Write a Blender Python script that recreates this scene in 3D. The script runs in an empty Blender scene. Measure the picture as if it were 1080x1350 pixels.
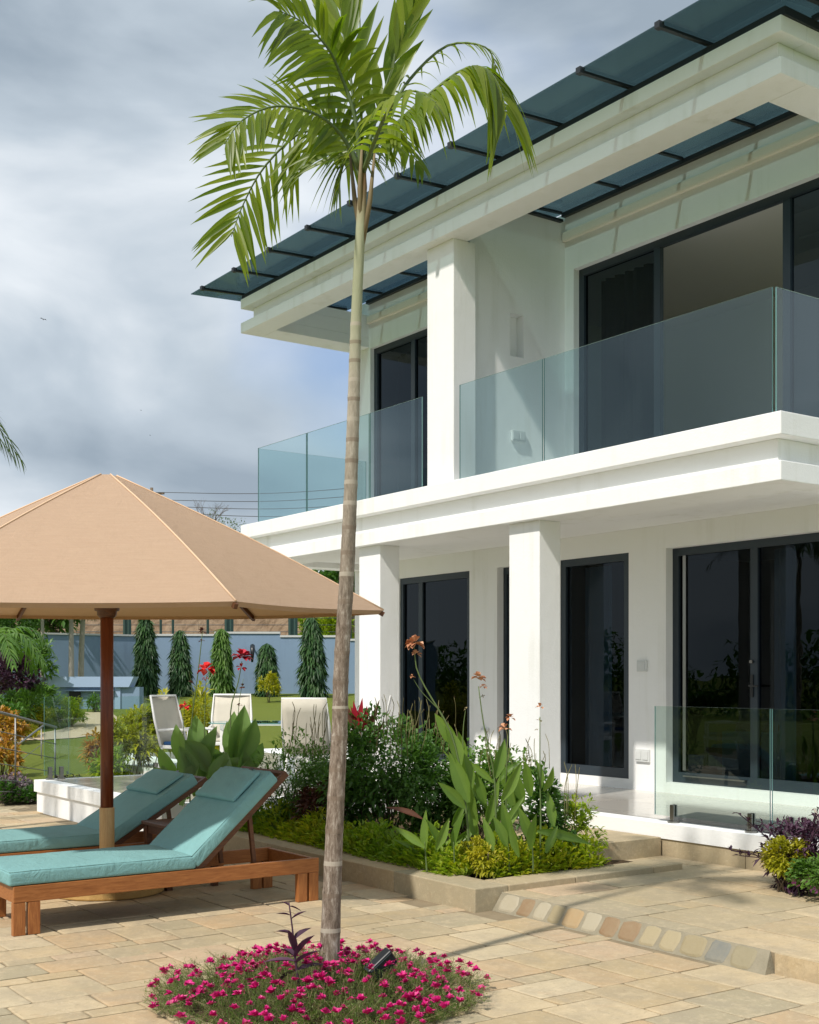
import bpy, math, random
import numpy as np
from mathutils import Vector, Matrix
random.seed(7); RNG = np.random.default_rng(7)
sc = bpy.context.scene
R = math.radians

# ------------------------------------------------------------------ camera
YAW = R(35.352); FPX = 1643.8; HY = 894.4; EYE = 1.6
cy_, sy_ = math.cos(YAW), math.sin(YAW)
cam_d = bpy.data.cameras.new('camera'); cam = bpy.data.objects.new('camera', cam_d)
sc.collection.objects.link(cam); sc.camera = cam
cam.location = (0, 0, EYE)
cam.rotation_euler = (R(90), 0, math.atan2(cy_, sy_))      # forward = (-cos, sin, 0)
cam_d.sensor_fit = 'HORIZONTAL'; cam_d.sensor_width = 36
cam_d.lens = FPX / 1080 * 36
cam_d.shift_y = (HY - 675) / 1080
cam_d.clip_end = 3000; cam_d.clip_start = 0.05

def at(px, py, d):
    """point seen at photo pixel (px,py), d metres deep"""
    u = (px - 540) / FPX; v = (HY - py) / FPX
    return Vector(((-cy_ + sy_ * u) * d, (sy_ + cy_ * u) * d, EYE + v * d))
def onz(px, py, z):
    return at(px, py, (EYE - z) * FPX / (py - HY))

# ------------------------------------------------------------------ light
SUN = Vector((0.29, -1.0, 1.24)).normalized()
sun_d = bpy.data.lights.new('sun', 'SUN'); sun = bpy.data.objects.new('sun', sun_d)
sc.collection.objects.link(sun)
sun_d.energy = 3.8; sun_d.angle = R(1.5); sun_d.color = (1.0, 0.94, 0.86)
sun.rotation_euler = SUN.to_track_quat('Z', 'Y').to_euler()
sc.view_settings.view_transform = 'Standard'; sc.view_settings.look = 'None'
sc.view_settings.gamma = 1; sc.view_settings.use_curve_mapping = False
sc.view_settings.exposure = 0.12

w = bpy.data.worlds.new('World'); sc.world = w; w.use_nodes = True
nt = w.node_tree; nt.nodes.clear()
def N(nt, typ, **kw):
    n = nt.nodes.new(typ)
    for k, v in kw.items():
        if k == 'inp':
            for a, b in v.items(): n.inputs[a].default_value = b
        else: setattr(n, k, v)
    return n
L = lambda nt, a, b: nt.links.new(a, b)
def ramp(nt, fac, stops, interp='LINEAR'):
    r = N(nt, 'ShaderNodeValToRGB'); r.color_ramp.interpolation = interp
    while len(r.color_ramp.elements) < len(stops): r.color_ramp.elements.new(0.5)
    for e, (p, c) in zip(r.color_ramp.elements, stops):
        e.position = p; e.color = (c if len(c) == 4 else (*c, 1))
    L(nt, fac, r.inputs[0]); return r.outputs[0]
def mixc(nt, fac, a, b, mode='MIX'):
    m = N(nt, 'ShaderNodeMix', data_type='RGBA', blend_type=mode)
    for i, v in ((0, fac), (6, a), (7, b)):
        if hasattr(v, 'is_linked') or hasattr(v, 'links'): L(nt, v, m.inputs[i])
        elif i == 0: m.inputs[0].default_value = v
        else: m.inputs[i].default_value = (*v, 1) if len(v) == 3 else v
    return m.outputs[2]

sky = N(nt, 'ShaderNodeTexSky', sky_type='NISHITA', sun_disc=False)
sky.sun_elevation = math.asin(SUN.z); sky.sun_rotation = math.atan2(SUN.x, SUN.y)
sky.air_density = 1.0; sky.dust_density = 1.0; sky.ozone_density = 1.5
tc = N(nt, 'ShaderNodeTexCoord')
mp = N(nt, 'ShaderNodeMapping'); mp.inputs['Scale'].default_value = (1, 1, 1.9); mp.inputs['Location'].default_value = (2.5, 12.5, -3.5)
L(nt, tc.outputs['Generated'], mp.inputs[0])
n1 = N(nt, 'ShaderNodeTexNoise', inp={'Scale': 3.4, 'Detail': 7, 'Roughness': 0.46, 'Distortion': 0.35}); L(nt, mp.outputs[0], n1.inputs['Vector'])
n2 = N(nt, 'ShaderNodeTexNoise', inp={'Scale': 1.6, 'Detail': 5, 'Roughness': 0.5, 'Distortion': 0.2}); L(nt, mp.outputs[0], n2.inputs['Vector'])
CS = 10.0
cl = ramp(nt, n1.outputs[0], [(0.36, (.32*CS, .39*CS, .465*CS)), (0.48, (.50*CS, .575*CS, .65*CS)), (0.60, (.78*CS, .83*CS, .88*CS))])
nrm = N(nt, 'ShaderNodeVectorMath', operation='NORMALIZE'); L(nt, tc.outputs['Generated'], nrm.inputs[0])
dp = N(nt, 'ShaderNodeVectorMath', operation='DOT_PRODUCT'); L(nt, nrm.outputs[0], dp.inputs[0]); dp.inputs[1].default_value = (at(510, 330, 1) - Vector((0,0,EYE))).normalized()
ad = N(nt, 'ShaderNodeMath', operation='MULTIPLY_ADD'); L(nt, n2.outputs[0], ad.inputs[0]); ad.inputs[1].default_value = -.15; L(nt, dp.outputs['Value'], ad.inputs[2])
gap = ramp(nt, ad.outputs[0], [(0.905, (0, 0, 0)), (0.928, (.9, .9, .9))])
# the open patch of blue beside the palm
blue = mixc(nt, 1.0, sky.outputs[0], (1.0, 1.15, 1.35), 'MULTIPLY')
skyc = mixc(nt, gap, cl, blue)
bg = N(nt, 'ShaderNodeBackground'); bg.inputs[1].default_value = 0.1
L(nt, skyc, bg.inputs[0])
out = N(nt, 'ShaderNodeOutputWorld'); L(nt, bg.outputs[0], out.inputs[0])

# ------------------------------------------------------------------ object helpers
COL = sc.collection
class MB:
    def __init__(s): s.v = []; s.f = []; s.c = []; s.m = []; s.sm = []
    def face(s, pts, col=0.5, m=0, smooth=False):
        b = len(s.v); s.v += [tuple(p) for p in pts]; s.f.append(tuple(range(b, b + len(pts)))); s.c.append(col); s.m.append(m); s.sm.append(smooth)
    def box(s, x0, x1, y0, y1, z0, z1, M=None, col=0.5, m=0, skip=''):
        P = [Vector(p) for p in ((x0,y0,z0),(x1,y0,z0),(x1,y1,z0),(x0,y1,z0),(x0,y0,z1),(x1,y0,z1),(x1,y1,z1),(x0,y1,z1))]
        if M is not None: P = [M @ p for p in P]
        b = len(s.v); s.v += [tuple(p) for p in P]
        for k, q in dict(b=(0,3,2,1), t=(4,5,6,7), f=(0,1,5,4), r=(1,2,6,5), k=(2,3,7,6), l=(3,0,4,7)).items():
            if k in skip: continue
            s.f.append(tuple(b + i for i in q)); s.c.append(col); s.m.append(m); s.sm.append(False)
        return s
    def tube(s, pts, rad, n=8, cap=True, col=0.5, smooth=True):
        pts = [Vector(p) for p in pts]; rad = rad if hasattr(rad, '__len__') else [rad] * len(pts)
        b = len(s.v); prev = None
        for i, p in enumerate(pts):
            t = (pts[min(i+1, len(pts)-1)] - pts[max(i-1, 0)]).normalized()
            if prev is None:
                a = Vector((1, 0, 0)) if abs(t.x) < .8 else Vector((0, 1, 0)); u = t.cross(a).normalized()
            else: u = (prev - t * prev.dot(t)).normalized()
            prev = u; vv = t.cross(u)
            for k in range(n):
                a = 2 * math.pi * k / n; s.v.append(tuple(p + (u * math.cos(a) + vv * math.sin(a)) * rad[i]))
        for i in range(len(pts) - 1):
            for k in range(n):
                a = b + i*n + k; c = b + i*n + (k+1) % n
                s.f.append((a, c, c + n, a + n)); s.c.append(col); s.m.append(0); s.sm.append(smooth)
        if cap:
            s.f.append(tuple(b + k for k in reversed(range(n)))); s.f.append(tuple(b + (len(pts)-1)*n + k for k in range(n)))
            s.c += [col]*2; s.m += [0]*2; s.sm += [False]*2
        return s
    def bar(s, a, b, wx, wz, up=(0,0,1), col=0.5):
        a = Vector(a); b = Vector(b); t = (b - a).normalized(); up = Vector(up)
        x = t.cross(up).normalized(); z = x.cross(t)
        M = Matrix.Translation(a) @ Matrix((x, t, z)).transposed().to_4x4()
        return s.box(-wx/2, wx/2, 0, (b - a).length, -wz/2, wz/2, M, col)
    def add(s, V, F, C=None, smooth=False):
        b = len(s.v); s.v += [tuple(p) for p in V]; s.f += [tuple(b + i for i in q) for q in F]
        n = len(F); s.c += list(C) if C is not None else [0.5]*n; s.m += [0]*n; s.sm += [smooth]*n
        return s
    def build(s, name, mats, parent=None, bevel=0, loc=None, kind=None):
        me = bpy.data.meshes.new(name); me.from_pydata(s.v, [], s.f)
        mats = mats if isinstance(mats, (list, tuple)) else [mats]
        for m in mats: me.materials.append(m)
        me.polygons.foreach_set('material_index', s.m); me.polygons.foreach_set('use_smooth', s.sm)
        at_ = me.attributes.new('tone', 'FLOAT', 'FACE'); at_.data.foreach_set('value', np.array(s.c, dtype=np.float32))
        me.update()
        o = bpy.data.objects.new(name, me); COL.objects.link(o)
        if parent is not None: o.parent = parent; o.matrix_parent_inverse = Matrix.Translation(-parent.location) if parent.type == 'EMPTY' and parent.parent is None and parent.get('world') else Matrix()
        if bevel:
            bm = o.modifiers.new('bevel', 'BEVEL'); bm.width = bevel; bm.segments = 2; bm.limit_method = 'ANGLE'
        if kind: o['kind'] = kind
        return o
def thing(name, label, cat, loc=(0,0,0), rz=0, group=None, world=False):
    """Empty at the thing's base. world=True: its parts are written in world coordinates"""
    o = bpy.data.objects.new(name, None); COL.objects.link(o); o.location = loc; o.rotation_euler = (0, 0, rz)
    o.empty_display_size = .1
    o['label'] = label; o['category'] = cat
    if group: o['group'] = group
    if world: o['world'] = 1
    return o
def tag(o, label, cat, group=None, kind=None):
    o['label'] = label; o['category'] = cat
    if group: o['group'] = group
    if kind: o['kind'] = kind
    return o
def struct(o): o['kind'] = 'structure'; return o
def copy_tree(o, parent=None):
    c = o.copy(); COL.objects.link(c)
    if parent is not None: c.parent = parent; c.matrix_parent_inverse = o.matrix_parent_inverse.copy()
    for ch in list(o.children): copy_tree(ch, c)
    return c

# ------------------------------------------------------------------ materials
def mat(name, build):
    m = bpy.data.materials.new(name); m.use_nodes = True; t = m.node_tree; t.nodes.clear()
    o = N(t, 'ShaderNodeOutputMaterial'); L(t, build(t), o.inputs[0]); return m
def coords(t, scale=(1,1,1)):
    g = N(t, 'ShaderNodeNewGeometry'); m = N(t, 'ShaderNodeMapping'); m.inputs['Scale'].default_value = scale
    L(t, g.outputs['Position'], m.inputs[0]); return m.outputs[0]
def ocoords(t, scale=(1,1,1)):
    g = N(t, 'ShaderNodeTexCoord'); m = N(t, 'ShaderNodeMapping'); m.inputs['Scale'].default_value = scale
    L(t, g.outputs['Object'], m.inputs[0]); return m.outputs[0]
def noise(t, vec, scale, detail=4, rough=.55, dist=0):
    n = N(t, 'ShaderNodeTexNoise', inp={'Scale': scale, 'Detail': detail, 'Roughness': rough, 'Distortion': dist}); L(t, vec, n.inputs['Vector']); return n.outputs[0]
def bump(t, h, strength=.3, dist=.01):
    b = N(t, 'ShaderNodeBump', inp={'Strength': strength, 'Distance': dist}); L(t, h, b.inputs['Height']); return b.outputs[0]
def princ(t, col, rough=.6, metal=0, spec=.5, normal=None, **kw):
    p = N(t, 'ShaderNodeBsdfPrincipled'); 
    for k, v in (('Base Color', col), ('Roughness', rough), ('Metallic', metal), ('Specular IOR Level', spec), *kw.items()):
        if hasattr(v, 'links'): L(t, v, p.inputs[k])
        elif k == 'Base Color': p.inputs[k].default_value = (*v, 1)
        else: p.inputs[k].default_value = v
    if normal is not None: L(t, normal, p.inputs['Normal'])
    return p.outputs[0]
def attr(t, n='tone'):
    a = N(t, 'ShaderNodeAttribute', attribute_name=n); return a.outputs['Fac']

def plaster_b(base=(.85,.855,.845), streak=(.66,.66,.60), bs=.5):
    def f(t):
        v = coords(t); vs = coords(t, (3.2, 3.2, .22))
        a = ramp(t, noise(t, vs, 1.5, 5, .6), [(.52, (0,0,0)), (.74, (1,1,1))])
        b = ramp(t, noise(t, v, 1.1, 4), [(.4, (0,0,0)), (.75, (1,1,1))])
        m = N(t, 'ShaderNodeMath', operation='MULTIPLY'); L(t, a, m.inputs[0]); L(t, b, m.inputs[1])
        c = mixc(t, m.outputs[0], base, streak)
        h = noise(t, v, 45, 6, .7); hh = N(t, 'ShaderNodeMath', operation='MULTIPLY_ADD'); L(t, noise(t, v, 2.2, 3), hh.inputs[0]); hh.inputs[1].default_value = 2.5; L(t, h, hh.inputs[2]); h = hh.outputs[0]
        c = mixc(t, ramp(t, noise(t, v, 5, 8, .75), [(.62,(0,0,0)),(.75,(.35,.35,.35))]), c, tuple(x*.86 for x in base))
        return princ(t, c, .75, 0, .25, bump(t, h, bs, .006))
    return f
M_PL = mat('white_plaster', plaster_b())
M_IN = mat('interior_paint', lambda t: princ(t, (.80,.785,.77), .8))
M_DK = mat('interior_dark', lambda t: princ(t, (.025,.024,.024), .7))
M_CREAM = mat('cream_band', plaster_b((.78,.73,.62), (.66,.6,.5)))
M_FR = mat('charcoal_frame', lambda t: princ(t, (.022,.034,.046), .42, 0, .5))
M_FRB = mat('canopy_steel', lambda t: princ(t, (.012,.016,.02), .5))
M_STEEL = mat('brushed_steel', lambda t: princ(t, (.30,.29,.27), .32, 1.0))
M_GALV = mat('rail_steel', lambda t: princ(t, (.27,.27,.26), .45, .7))
M_BLACK = mat('black_metal', lambda t: princ(t, (.012,.014,.016), .35))
M_WHITEM = mat('white_powder_coat', lambda t: princ(t, (.78,.78,.76), .4))
M_OUTLET = mat('socket_plastic', lambda t: princ(t, (.62,.64,.63), .35))

def glass_b(tint, refl=1.0, wave=0.0, edge=None, body=None):
    """thin sheet: tinted transmission + Fresnel reflection of both faces"""
    def f(t):
        lw = N(t, 'ShaderNodeFresnel', inp={'IOR': 1.5})
        m = N(t, 'ShaderNodeMath', operation='MULTIPLY', use_clamp=True); L(t, lw.outputs[0], m.inputs[0]); m.inputs[1].default_value = refl
        tr = N(t, 'ShaderNodeBsdfTransparent'); tr.inputs[0].default_value = (*tint, 1)
        gl = N(t, 'ShaderNodeBsdfGlossy', inp={'Roughness': 0.0}); gl.inputs[0].default_value = (.80,.92,1,1)
        if wave:
            nm = bump(t, noise(t, coords(t, (1,1,1.6)), 1.3, 2), wave, .05); L(t, nm, gl.inputs['Normal'])
        mx = N(t, 'ShaderNodeMixShader'); L(t, m.outputs[0], mx.inputs[0]); L(t, tr.outputs[0], mx.inputs[1]); L(t, gl.outputs[0], mx.inputs[2])
        if body:
            df = N(t, 'ShaderNodeBsdfDiffuse'); df.inputs[0].default_value = (*body[0], 1)
            m2 = N(t, 'ShaderNodeMixShader'); m2.inputs[0].default_value = body[1]
            L(t, mx.outputs[0], m2.inputs[1]); L(t, df.outputs[0], m2.inputs[2]); return m2.outputs[0]
        return mx.outputs[0]
    return f
M_BAL = mat('clear_green_glass', glass_b((.76,.88,.83), 1.1))
M_BALU = mat('balcony_glass', glass_b((.66,.81,.82), 1.6, 0, None, ((.35,.52,.55), .025)))
M_EDGE = mat('glass_edge', lambda t: princ(t, (.16,.31,.30), .15))
M_EDGEL = mat('glass_edge_polished', lambda t: princ(t, (.55,.68,.66), .15))
M_WIN = mat('tinted_window_glass', glass_b((.13,.17,.21), .50, .03)); M_WINU = mat('dark_window_glass', glass_b((.13,.17,.21), .8, .03))
M_CAN = mat('teal_canopy_glass', glass_b((.34,.43,.43), .4, 0, None, ((.12,.18,.19), .13)))
M_TABLEG = mat('table_glass', glass_b((.70,.85,.82), 1.3))

def stone_b(kind):
    def f(t):
        v = coords(t)
        tn = attr(t)
        pal = ramp(t, tn, [(0,(.50,.395,.245)),(.14,(.56,.45,.29)),(.28,(.46,.385,.255)),(.42,(.58,.475,.315)),(.56,(.53,.39,.24)),(.68,(.41,.36,.25)),(.78,(.54,.41,.28)),(.90,(.60,.51,.355))], 'CONSTANT')
        vs = coords(t, (1,1.25,1))
        a = noise(t, vs, 2.6, 8, .62, .6)
        b = noise(t, v, 11, 6, .65, .3)
        c = mixc(t, ramp(t, a, [(.40,(0,0,0)),(.62,(1,1,1))]), pal, (.38,.33,.25))
        c = mixc(t, ramp(t, b, [(.50,(0,0,0)),(.68,(.75,.75,.75))]), c, (.66,.55,.38))
        c = mixc(t, ramp(t, noise(t, v, 4.2, 5, .6, .8), [(.60,(0,0,0)),(.74,(.6,.6,.6))]), c, (.52,.33,.20))
        c = mixc(t, .35, pal, c) if kind == 'plain' else mixc(t, .52, pal, c)
        h = N(t, 'ShaderNodeMath', operation='ADD'); L(t, a, h.inputs[0]); L(t, noise(t, v, 55, 5, .7), h.inputs[1])
        r = ramp(t, b, [(.3,(.72,.72,.72)),(.7,(.92,.92,.92))])
        c = mixc(t, ramp(t, noise(t, coords(t, (1.4,.8,1)), 24, 7, .75, .8), [(.52,(0,0,0)),(.66,(.55,.55,.55))]), c, (.36,.29,.19))
        c = mixc(t, ramp(t, noise(t, v, 38, 5, .7), [(.55,(0,0,0)),(.75,(.5,.5,.5))]), c, (.72,.63,.46))
        c = mixc(t, ramp(t, noise(t, v, .9, 4, .6), [(.45,(0,0,0)),(.75,(.45,.45,.45))]), c, (.31,.27,.17))
        c = mixc(t, 1.0, c, (.93,.905,.865), 'MULTIPLY')
        return princ(t, c, r, 0, .2, bump(t, h.outputs[0], .45, .006))
    return f
M_STONE = mat('sandstone_slab', stone_b('slab'))
M_GROUT = mat('grout', lambda t: princ(t, mixc(t, noise(t, coords(t), 9, 5), (.19,.15,.095), (.32,.26,.17)), .9, 0, .2, bump(t, noise(t, coords(t), 80, 4), .5, .004)))
M_MORTAR = mat('pale_mortar', lambda t: princ(t, mixc(t, noise(t, coords(t), 14, 5), (.20,.18,.125), (.34,.30,.22)), .9, 0, .2, bump(t, noise(t, coords(t), 70, 4), .7, .006)))
def cobble_b(t):
    v = coords(t); pal = ramp(t, attr(t), [(0,(.36,.30,.18)),(.16,(.28,.23,.13)),(.3,(.40,.36,.27)),(.42,(.38,.28,.17)),(.52,(.13,.15,.155)),(.62,(.38,.25,.12)),(.70,(.22,.125,.06)),(.86,(.24,.21,.13))], 'CONSTANT')
    c = mixc(t, noise(t, v, 12, 6, .6), pal, (.34,.29,.19)); c = mixc(t, .7, pal, c)
    return princ(t, c, .7, 0, .3, bump(t, noise(t, v, 40, 5), .5, .006))
M_COB = mat('mixed_cobble', cobble_b)
def tile_b(t):
    br = N(t, 'ShaderNodeTexBrick', offset=0.0, inp={'Scale': 1.0, 'Mortar Size': .004, 'Brick Width': .8, 'Row Height': .8, 'Bias': 0.0})
    br.inputs['Color1'].default_value = (.60,.56,.50,1); br.inputs['Color2'].default_value = (.53,.50,.45,1); br.inputs['Mortar'].default_value = (.33,.31,.27,1)
    L(t, coords(t), br.inputs['Vector'])
    return princ(t, br.outputs[0], .12, 0, .5)
M_TILE = mat('polished_floor_tile', tile_b)
def wood_b(a, b, sc_=(1,1,1), rough=.45):
    def f(t):
        v = ocoords(t, sc_)
        n = noise(t, v, 6, 6, .6, 1.5); n2 = noise(t, v, 30, 4, .6)
        c = mixc(t, ramp(t, n, [(.35,(0,0,0)),(.65,(1,1,1))]), a, b); c = mixc(t, ramp(t, n2, [(.5,(0,0,0)),(.8,(.35,.35,.35))]), c, tuple(x*.55 for x in a))
        return princ(t, c, rough, 0, .4, bump(t, n2, .15, .003))
    return f
M_TEAKY = mat('oiled_teak_lengthwise', wood_b((.26,.088,.022), (.40,.155,.045), (8,.7,8)))
M_TEAKZ = mat('oiled_teak_upright', wood_b((.27,.09,.024), (.42,.165,.048), (8,8,.9)))
M_DWOOD = mat('dark_teak', wood_b((.085,.032,.014), (.15,.06,.026), (8,.8,8)))
M_POLE = mat('varnished_pole', wood_b((.115,.024,.008), (.19,.045,.014), (9,9,.6), .3))
M_SLEEVE = mat('pale_wood_sleeve', wood_b((.50,.30,.12), (.60,.40,.18), (9,9,.8), .5))
M_BASE = mat('ochre_base', lambda t: princ(t, mixc(t, noise(t, coords(t), 9, 5), (.45,.27,.09), (.62,.42,.17)), .8, 0, .3, bump(t, noise(t, coords(t), 30, 4), .6, .01)))
def fabric_b(a, wv=260, bs=.25, tr=0):
    def f(t):
        v = ocoords(t)
        c = mixc(t, noise(t, v, 7, 4), tuple(x*.9 for x in a), tuple(min(1, x*1.08) for x in a))
        w1 = N(t, 'ShaderNodeTexWave', bands_direction='X', inp={'Scale': wv}); L(t, v, w1.inputs[0])
        w2 = N(t, 'ShaderNodeTexWave', bands_direction='Y', inp={'Scale': wv}); L(t, v, w2.inputs[0])
        ad = N(t, 'ShaderNodeMath', operation='ADD'); L(t, w1.outputs['Fac'], ad.inputs[0]); L(t, noise(t, v, 9, 5, .6, .5), ad.inputs[1])
        p = princ(t, c, .85, 0, .2, bump(t, noise(t, v, 7, 5, .62, .9), bs, .03))
        if tr:
            tl = N(t, 'ShaderNodeBsdfTranslucent'); tl.inputs[0].default_value = (*[x*.9 for x in a], 1)
            mx = N(t, 'ShaderNodeMixShader'); mx.inputs[0].default_value = tr; L(t, p, mx.inputs[1]); L(t, tl.outputs[0], mx.inputs[2]); return mx.outputs[0]
        return p
    return f
M_TEAL = mat('teal_canvas', fabric_b((.20,.395,.40), 260, .6))
M_CANVAS = None
def canvas_b(t):
    v = ocoords(t); c = mixc(t, noise(t, ocoords(t, (1,1,26)), 5, 5, .6), (.47,.325,.225), (.585,.425,.30))
    h = N(t, 'ShaderNodeMath', operation='MULTIPLY_ADD'); L(t, noise(t, v, 3.2, 4, .6, .6), h.inputs[0]); h.inputs[1].default_value = 3.0; L(t, noise(t, ocoords(t, (5,5,90)), 9, 4), h.inputs[2]); h = h.outputs[0]
    c = mixc(t, ramp(t, noise(t, ocoords(t, (1,1,40)), 9, 5, .7), [(.45,(0,0,0)),(.7,(.6,.6,.6))]), c, (.50,.35,.245))
    p = princ(t, c, .85, 0, .15, bump(t, h, .5, .012))
    tl = N(t, 'ShaderNodeBsdfTranslucent'); tl.inputs[0].default_value = (.60,.33,.13,1)
    mx = N(t, 'ShaderNodeMixShader'); mx.inputs[0].default_value = .16; L(t, p, mx.inputs[1]); L(t, tl.outputs[0], mx.inputs[2]); return mx.outputs[0]
M_CANVAS = mat('tan_canvas', canvas_b)
M_PIPE = mat('tan_piping', lambda t: princ(t, (.72,.50,.33), .8))
M_SLING = mat('cream_sling', fabric_b((.62,.58,.49), 300, .1))
M_NAVY = mat('blue_cushion', fabric_b((.03,.09,.22)))
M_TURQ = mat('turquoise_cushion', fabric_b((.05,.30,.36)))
def leaf_b(a, b, tr=.35, rough=.45, spec=.4, tcol=None, c3=None):
    def f(t):
        tn = attr(t); n = noise(t, coords(t), 3.0, 2)
        c = mixc(t, tn, a, b)
        if c3: c = mixc(t, ramp(t, tn, [(.86,(0,0,0)),(.93,(1,1,1))]), c, c3)
        c = mixc(t, n, c, tuple(x*.75 for x in a)); c = mixc(t, .7, c, mixc(t, tn, a, b)) if not c3 else c
        p = princ(t, c, rough, 0, spec)
        tl = N(t, 'ShaderNodeBsdfTranslucent'); 
        tcx = mixc(t, 1.0, c, tcol or (1.5,1.7,.6), 'MULTIPLY'); L(t, tcx, tl.inputs[0])
        mx = N(t, 'ShaderNodeMixShader'); mx.inputs[0].default_value = tr; L(t, p, mx.inputs[1]); L(t, tl.outputs[0], mx.inputs[2]); return mx.outputs[0]
    return f
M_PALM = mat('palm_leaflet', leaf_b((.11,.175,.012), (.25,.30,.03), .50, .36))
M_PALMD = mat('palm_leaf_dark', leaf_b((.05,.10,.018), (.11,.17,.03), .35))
M_SHRUB = mat('shrub_leaf', leaf_b((.048,.125,.024), (.13,.25,.055), .34))
M_SHRUB2 = mat('shrub_leaf_mid', leaf_b((.07,.16,.028), (.17,.29,.06), .34))
M_HEDGE = mat('golden_hedge_leaf', leaf_b((.20,.33,.025), (.56,.56,.03), .38, .45, .4, None, (.62,.52,.03)))
M_GOLD = mat('golden_leaf', leaf_b((.30,.31,.02), (.50,.43,.03), .35))
M_CANNA = mat('canna_leaf', leaf_b((.10,.19,.03), (.21,.32,.06), .38, .4))
M_CANNAB = mat('blue_green_canna_leaf', leaf_b((.13,.23,.07), (.22,.34,.12), .35, .4))
M_CYP = mat('mast_tree_leaf', leaf_b((.025,.075,.025), (.07,.15,.04), .2))
M_CROT = mat('croton_leaf', leaf_b((.30,.34,.025), (.66,.52,.03), .35, .4, .4, None, (.16,.26,.03)))
M_ORANGE = mat('orange_croton_leaf', leaf_b((.42,.17,.03), (.45,.30,.04), .3))
M_PURP = mat('purple_leaf', leaf_b((.055,.022,.045), (.12,.06,.10), .15, .5, .3, (1.5,.8,1.2)))
M_PURPL = mat('lilac_ground_leaf', leaf_b((.05,.09,.03), (.27,.17,.24), .2, .5, .3, (1.2,1,1.0)))
M_REDL = mat('red_cordyline_leaf', leaf_b((.33,.015,.03), (.50,.03,.07), .35, .35, .4, (1.5,.8,.8)))
M_BRONZE = mat('bronze_leaf', leaf_b((.09,.035,.025), (.16,.07,.04), .25, .4, .4, (1.4,1,.8)))
M_RED = mat('red_petal', lambda t: princ(t, mixc(t, attr(t), (.62,.012,.012), (.85,.04,.03)), .5))
M_CRIM = mat('crimson_petal', lambda t: princ(t, mixc(t, attr(t), (.30,.008,.02), (.50,.015,.04)), .5))
M_FADED = mat('faded_petal', lambda t: princ(t, mixc(t, attr(t), (.42,.17,.08), (.62,.34,.20)), .7))
M_MAG = mat('magenta_petal', lambda t: princ(t, mixc(t, attr(t), (.44,.004,.12), (.68,.02,.23)), .5))
M_PINK = mat('pink_petal', lambda t: princ(t, mixc(t, attr(t), (.60,.12,.45), (.75,.25,.62)), .5))
M_STEM = mat('green_stem', lambda t: princ(t, (.10,.15,.045), .6))
M_DRYST = mat('dry_stem', lambda t: princ(t, mixc(t, attr(t), (.15,.14,.05), (.32,.25,.13)), .8))
M_BARK = mat('branch_bark', lambda t: princ(t, mixc(t, noise(t, coords(t), 20, 5), (.10,.075,.05), (.22,.17,.12)), .9))
M_PALEB = mat('pale_bark', lambda t: princ(t, mixc(t, noise(t, coords(t), 14, 5), (.30,.27,.22), (.45,.42,.35)), .85))
M_PORT = mat('purslane_leaf', leaf_b((.09,.16,.025), (.20,.27,.05), .3, .5, .3, None, (.50,.48,.28)))
M_SOIL = mat('soil', lambda t: princ(t, mixc(t, noise(t, coords(t), 8, 6), (.045,.03,.018), (.12,.085,.05)), .95, 0, .1, bump(t, noise(t, coords(t), 30, 6), 1, .03)))
def lawn_b(t):
    v = coords(t); c = mixc(t, noise(t, v, .35, 5, .6), (.12,.17,.025), (.23,.27,.045)); c = mixc(t, ramp(t, noise(t, v, 14, 6, .75), [(.35,(0,0,0)),(.7,(1,1,1))]), c, (.20,.24,.05)); 
    return princ(t, c, .9, 0, .1, bump(t, noise(t, v, 40, 5, .8), 1, .05))
M_LAWN = mat('lawn', lawn_b)
M_SAND = mat('gravel_path', lambda t: princ(t, mixc(t, noise(t, coords(t), 12, 6, .7), (.40,.31,.20), (.60,.49,.35)), .9, 0, .2, bump(t, noise(t, coords(t), 40, 4), 1, .02)))
def wallblue_b(t):
    v = coords(t, (1,1,.3)); c = mixc(t, noise(t, v, .8, 5, .6), (.19,.275,.39), (.25,.345,.47)); c = mixc(t, ramp(t, noise(t, coords(t, (2,2,.25)), 1.2, 6, .7), [(.52,(0,0,0)),(.72,(.5,.5,.5))]), c, (.15,.21,.30)); return princ(t, c, .85, 0, .2, bump(t, noise(t, coords(t), 9, 5), .3, .01))
M_BLUE = mat('blue_render', wallblue_b)
M_BLUEL = mat('light_blue_render', lambda t: princ(t, (.34,.45,.62), .8))
M_COPE = mat('wall_coping', lambda t: princ(t, (.55,.56,.55), .8))
def bank_b(t):
    v = coords(t); a = noise(t, v, .8, 7, .65, .5); c = ramp(t, a, [(.3,(.13,.085,.05)),(.5,(.27,.19,.125)),(.7,(.36,.27,.185))])
    w = N(t, 'ShaderNodeTexWave', bands_direction='X', inp={'Scale': .9, 'Distortion': 6, 'Detail': 3}); L(t, coords(t, (1,1,.3)), w.inputs[0])
    c = mixc(t, ramp(t, w.outputs['Fac'], [(0,(.5,.5,.5)),(.25,(0,0,0))]), c, (.12,.08,.05))
    return princ(t, c, .95, 0, .1, bump(t, a, 1, .3))
M_BANK = mat('earth_bank', bank_b)
M_ROCK = mat('garden_rock', lambda t: princ(t, mixc(t, noise(t, coords(t), 6, 6), (.28,.17,.12), (.45,.38,.32)), .9))
M_FENCE = mat('fence_green_paint', lambda t: princ(t, (.03,.07,.06), .6))
M_WIRE = mat('wire', lambda t: princ(t, (.08,.09,.10), .6))
M_BIRD = mat('bird_feather', lambda t: princ(t, (.03,.03,.035), .7))
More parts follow.
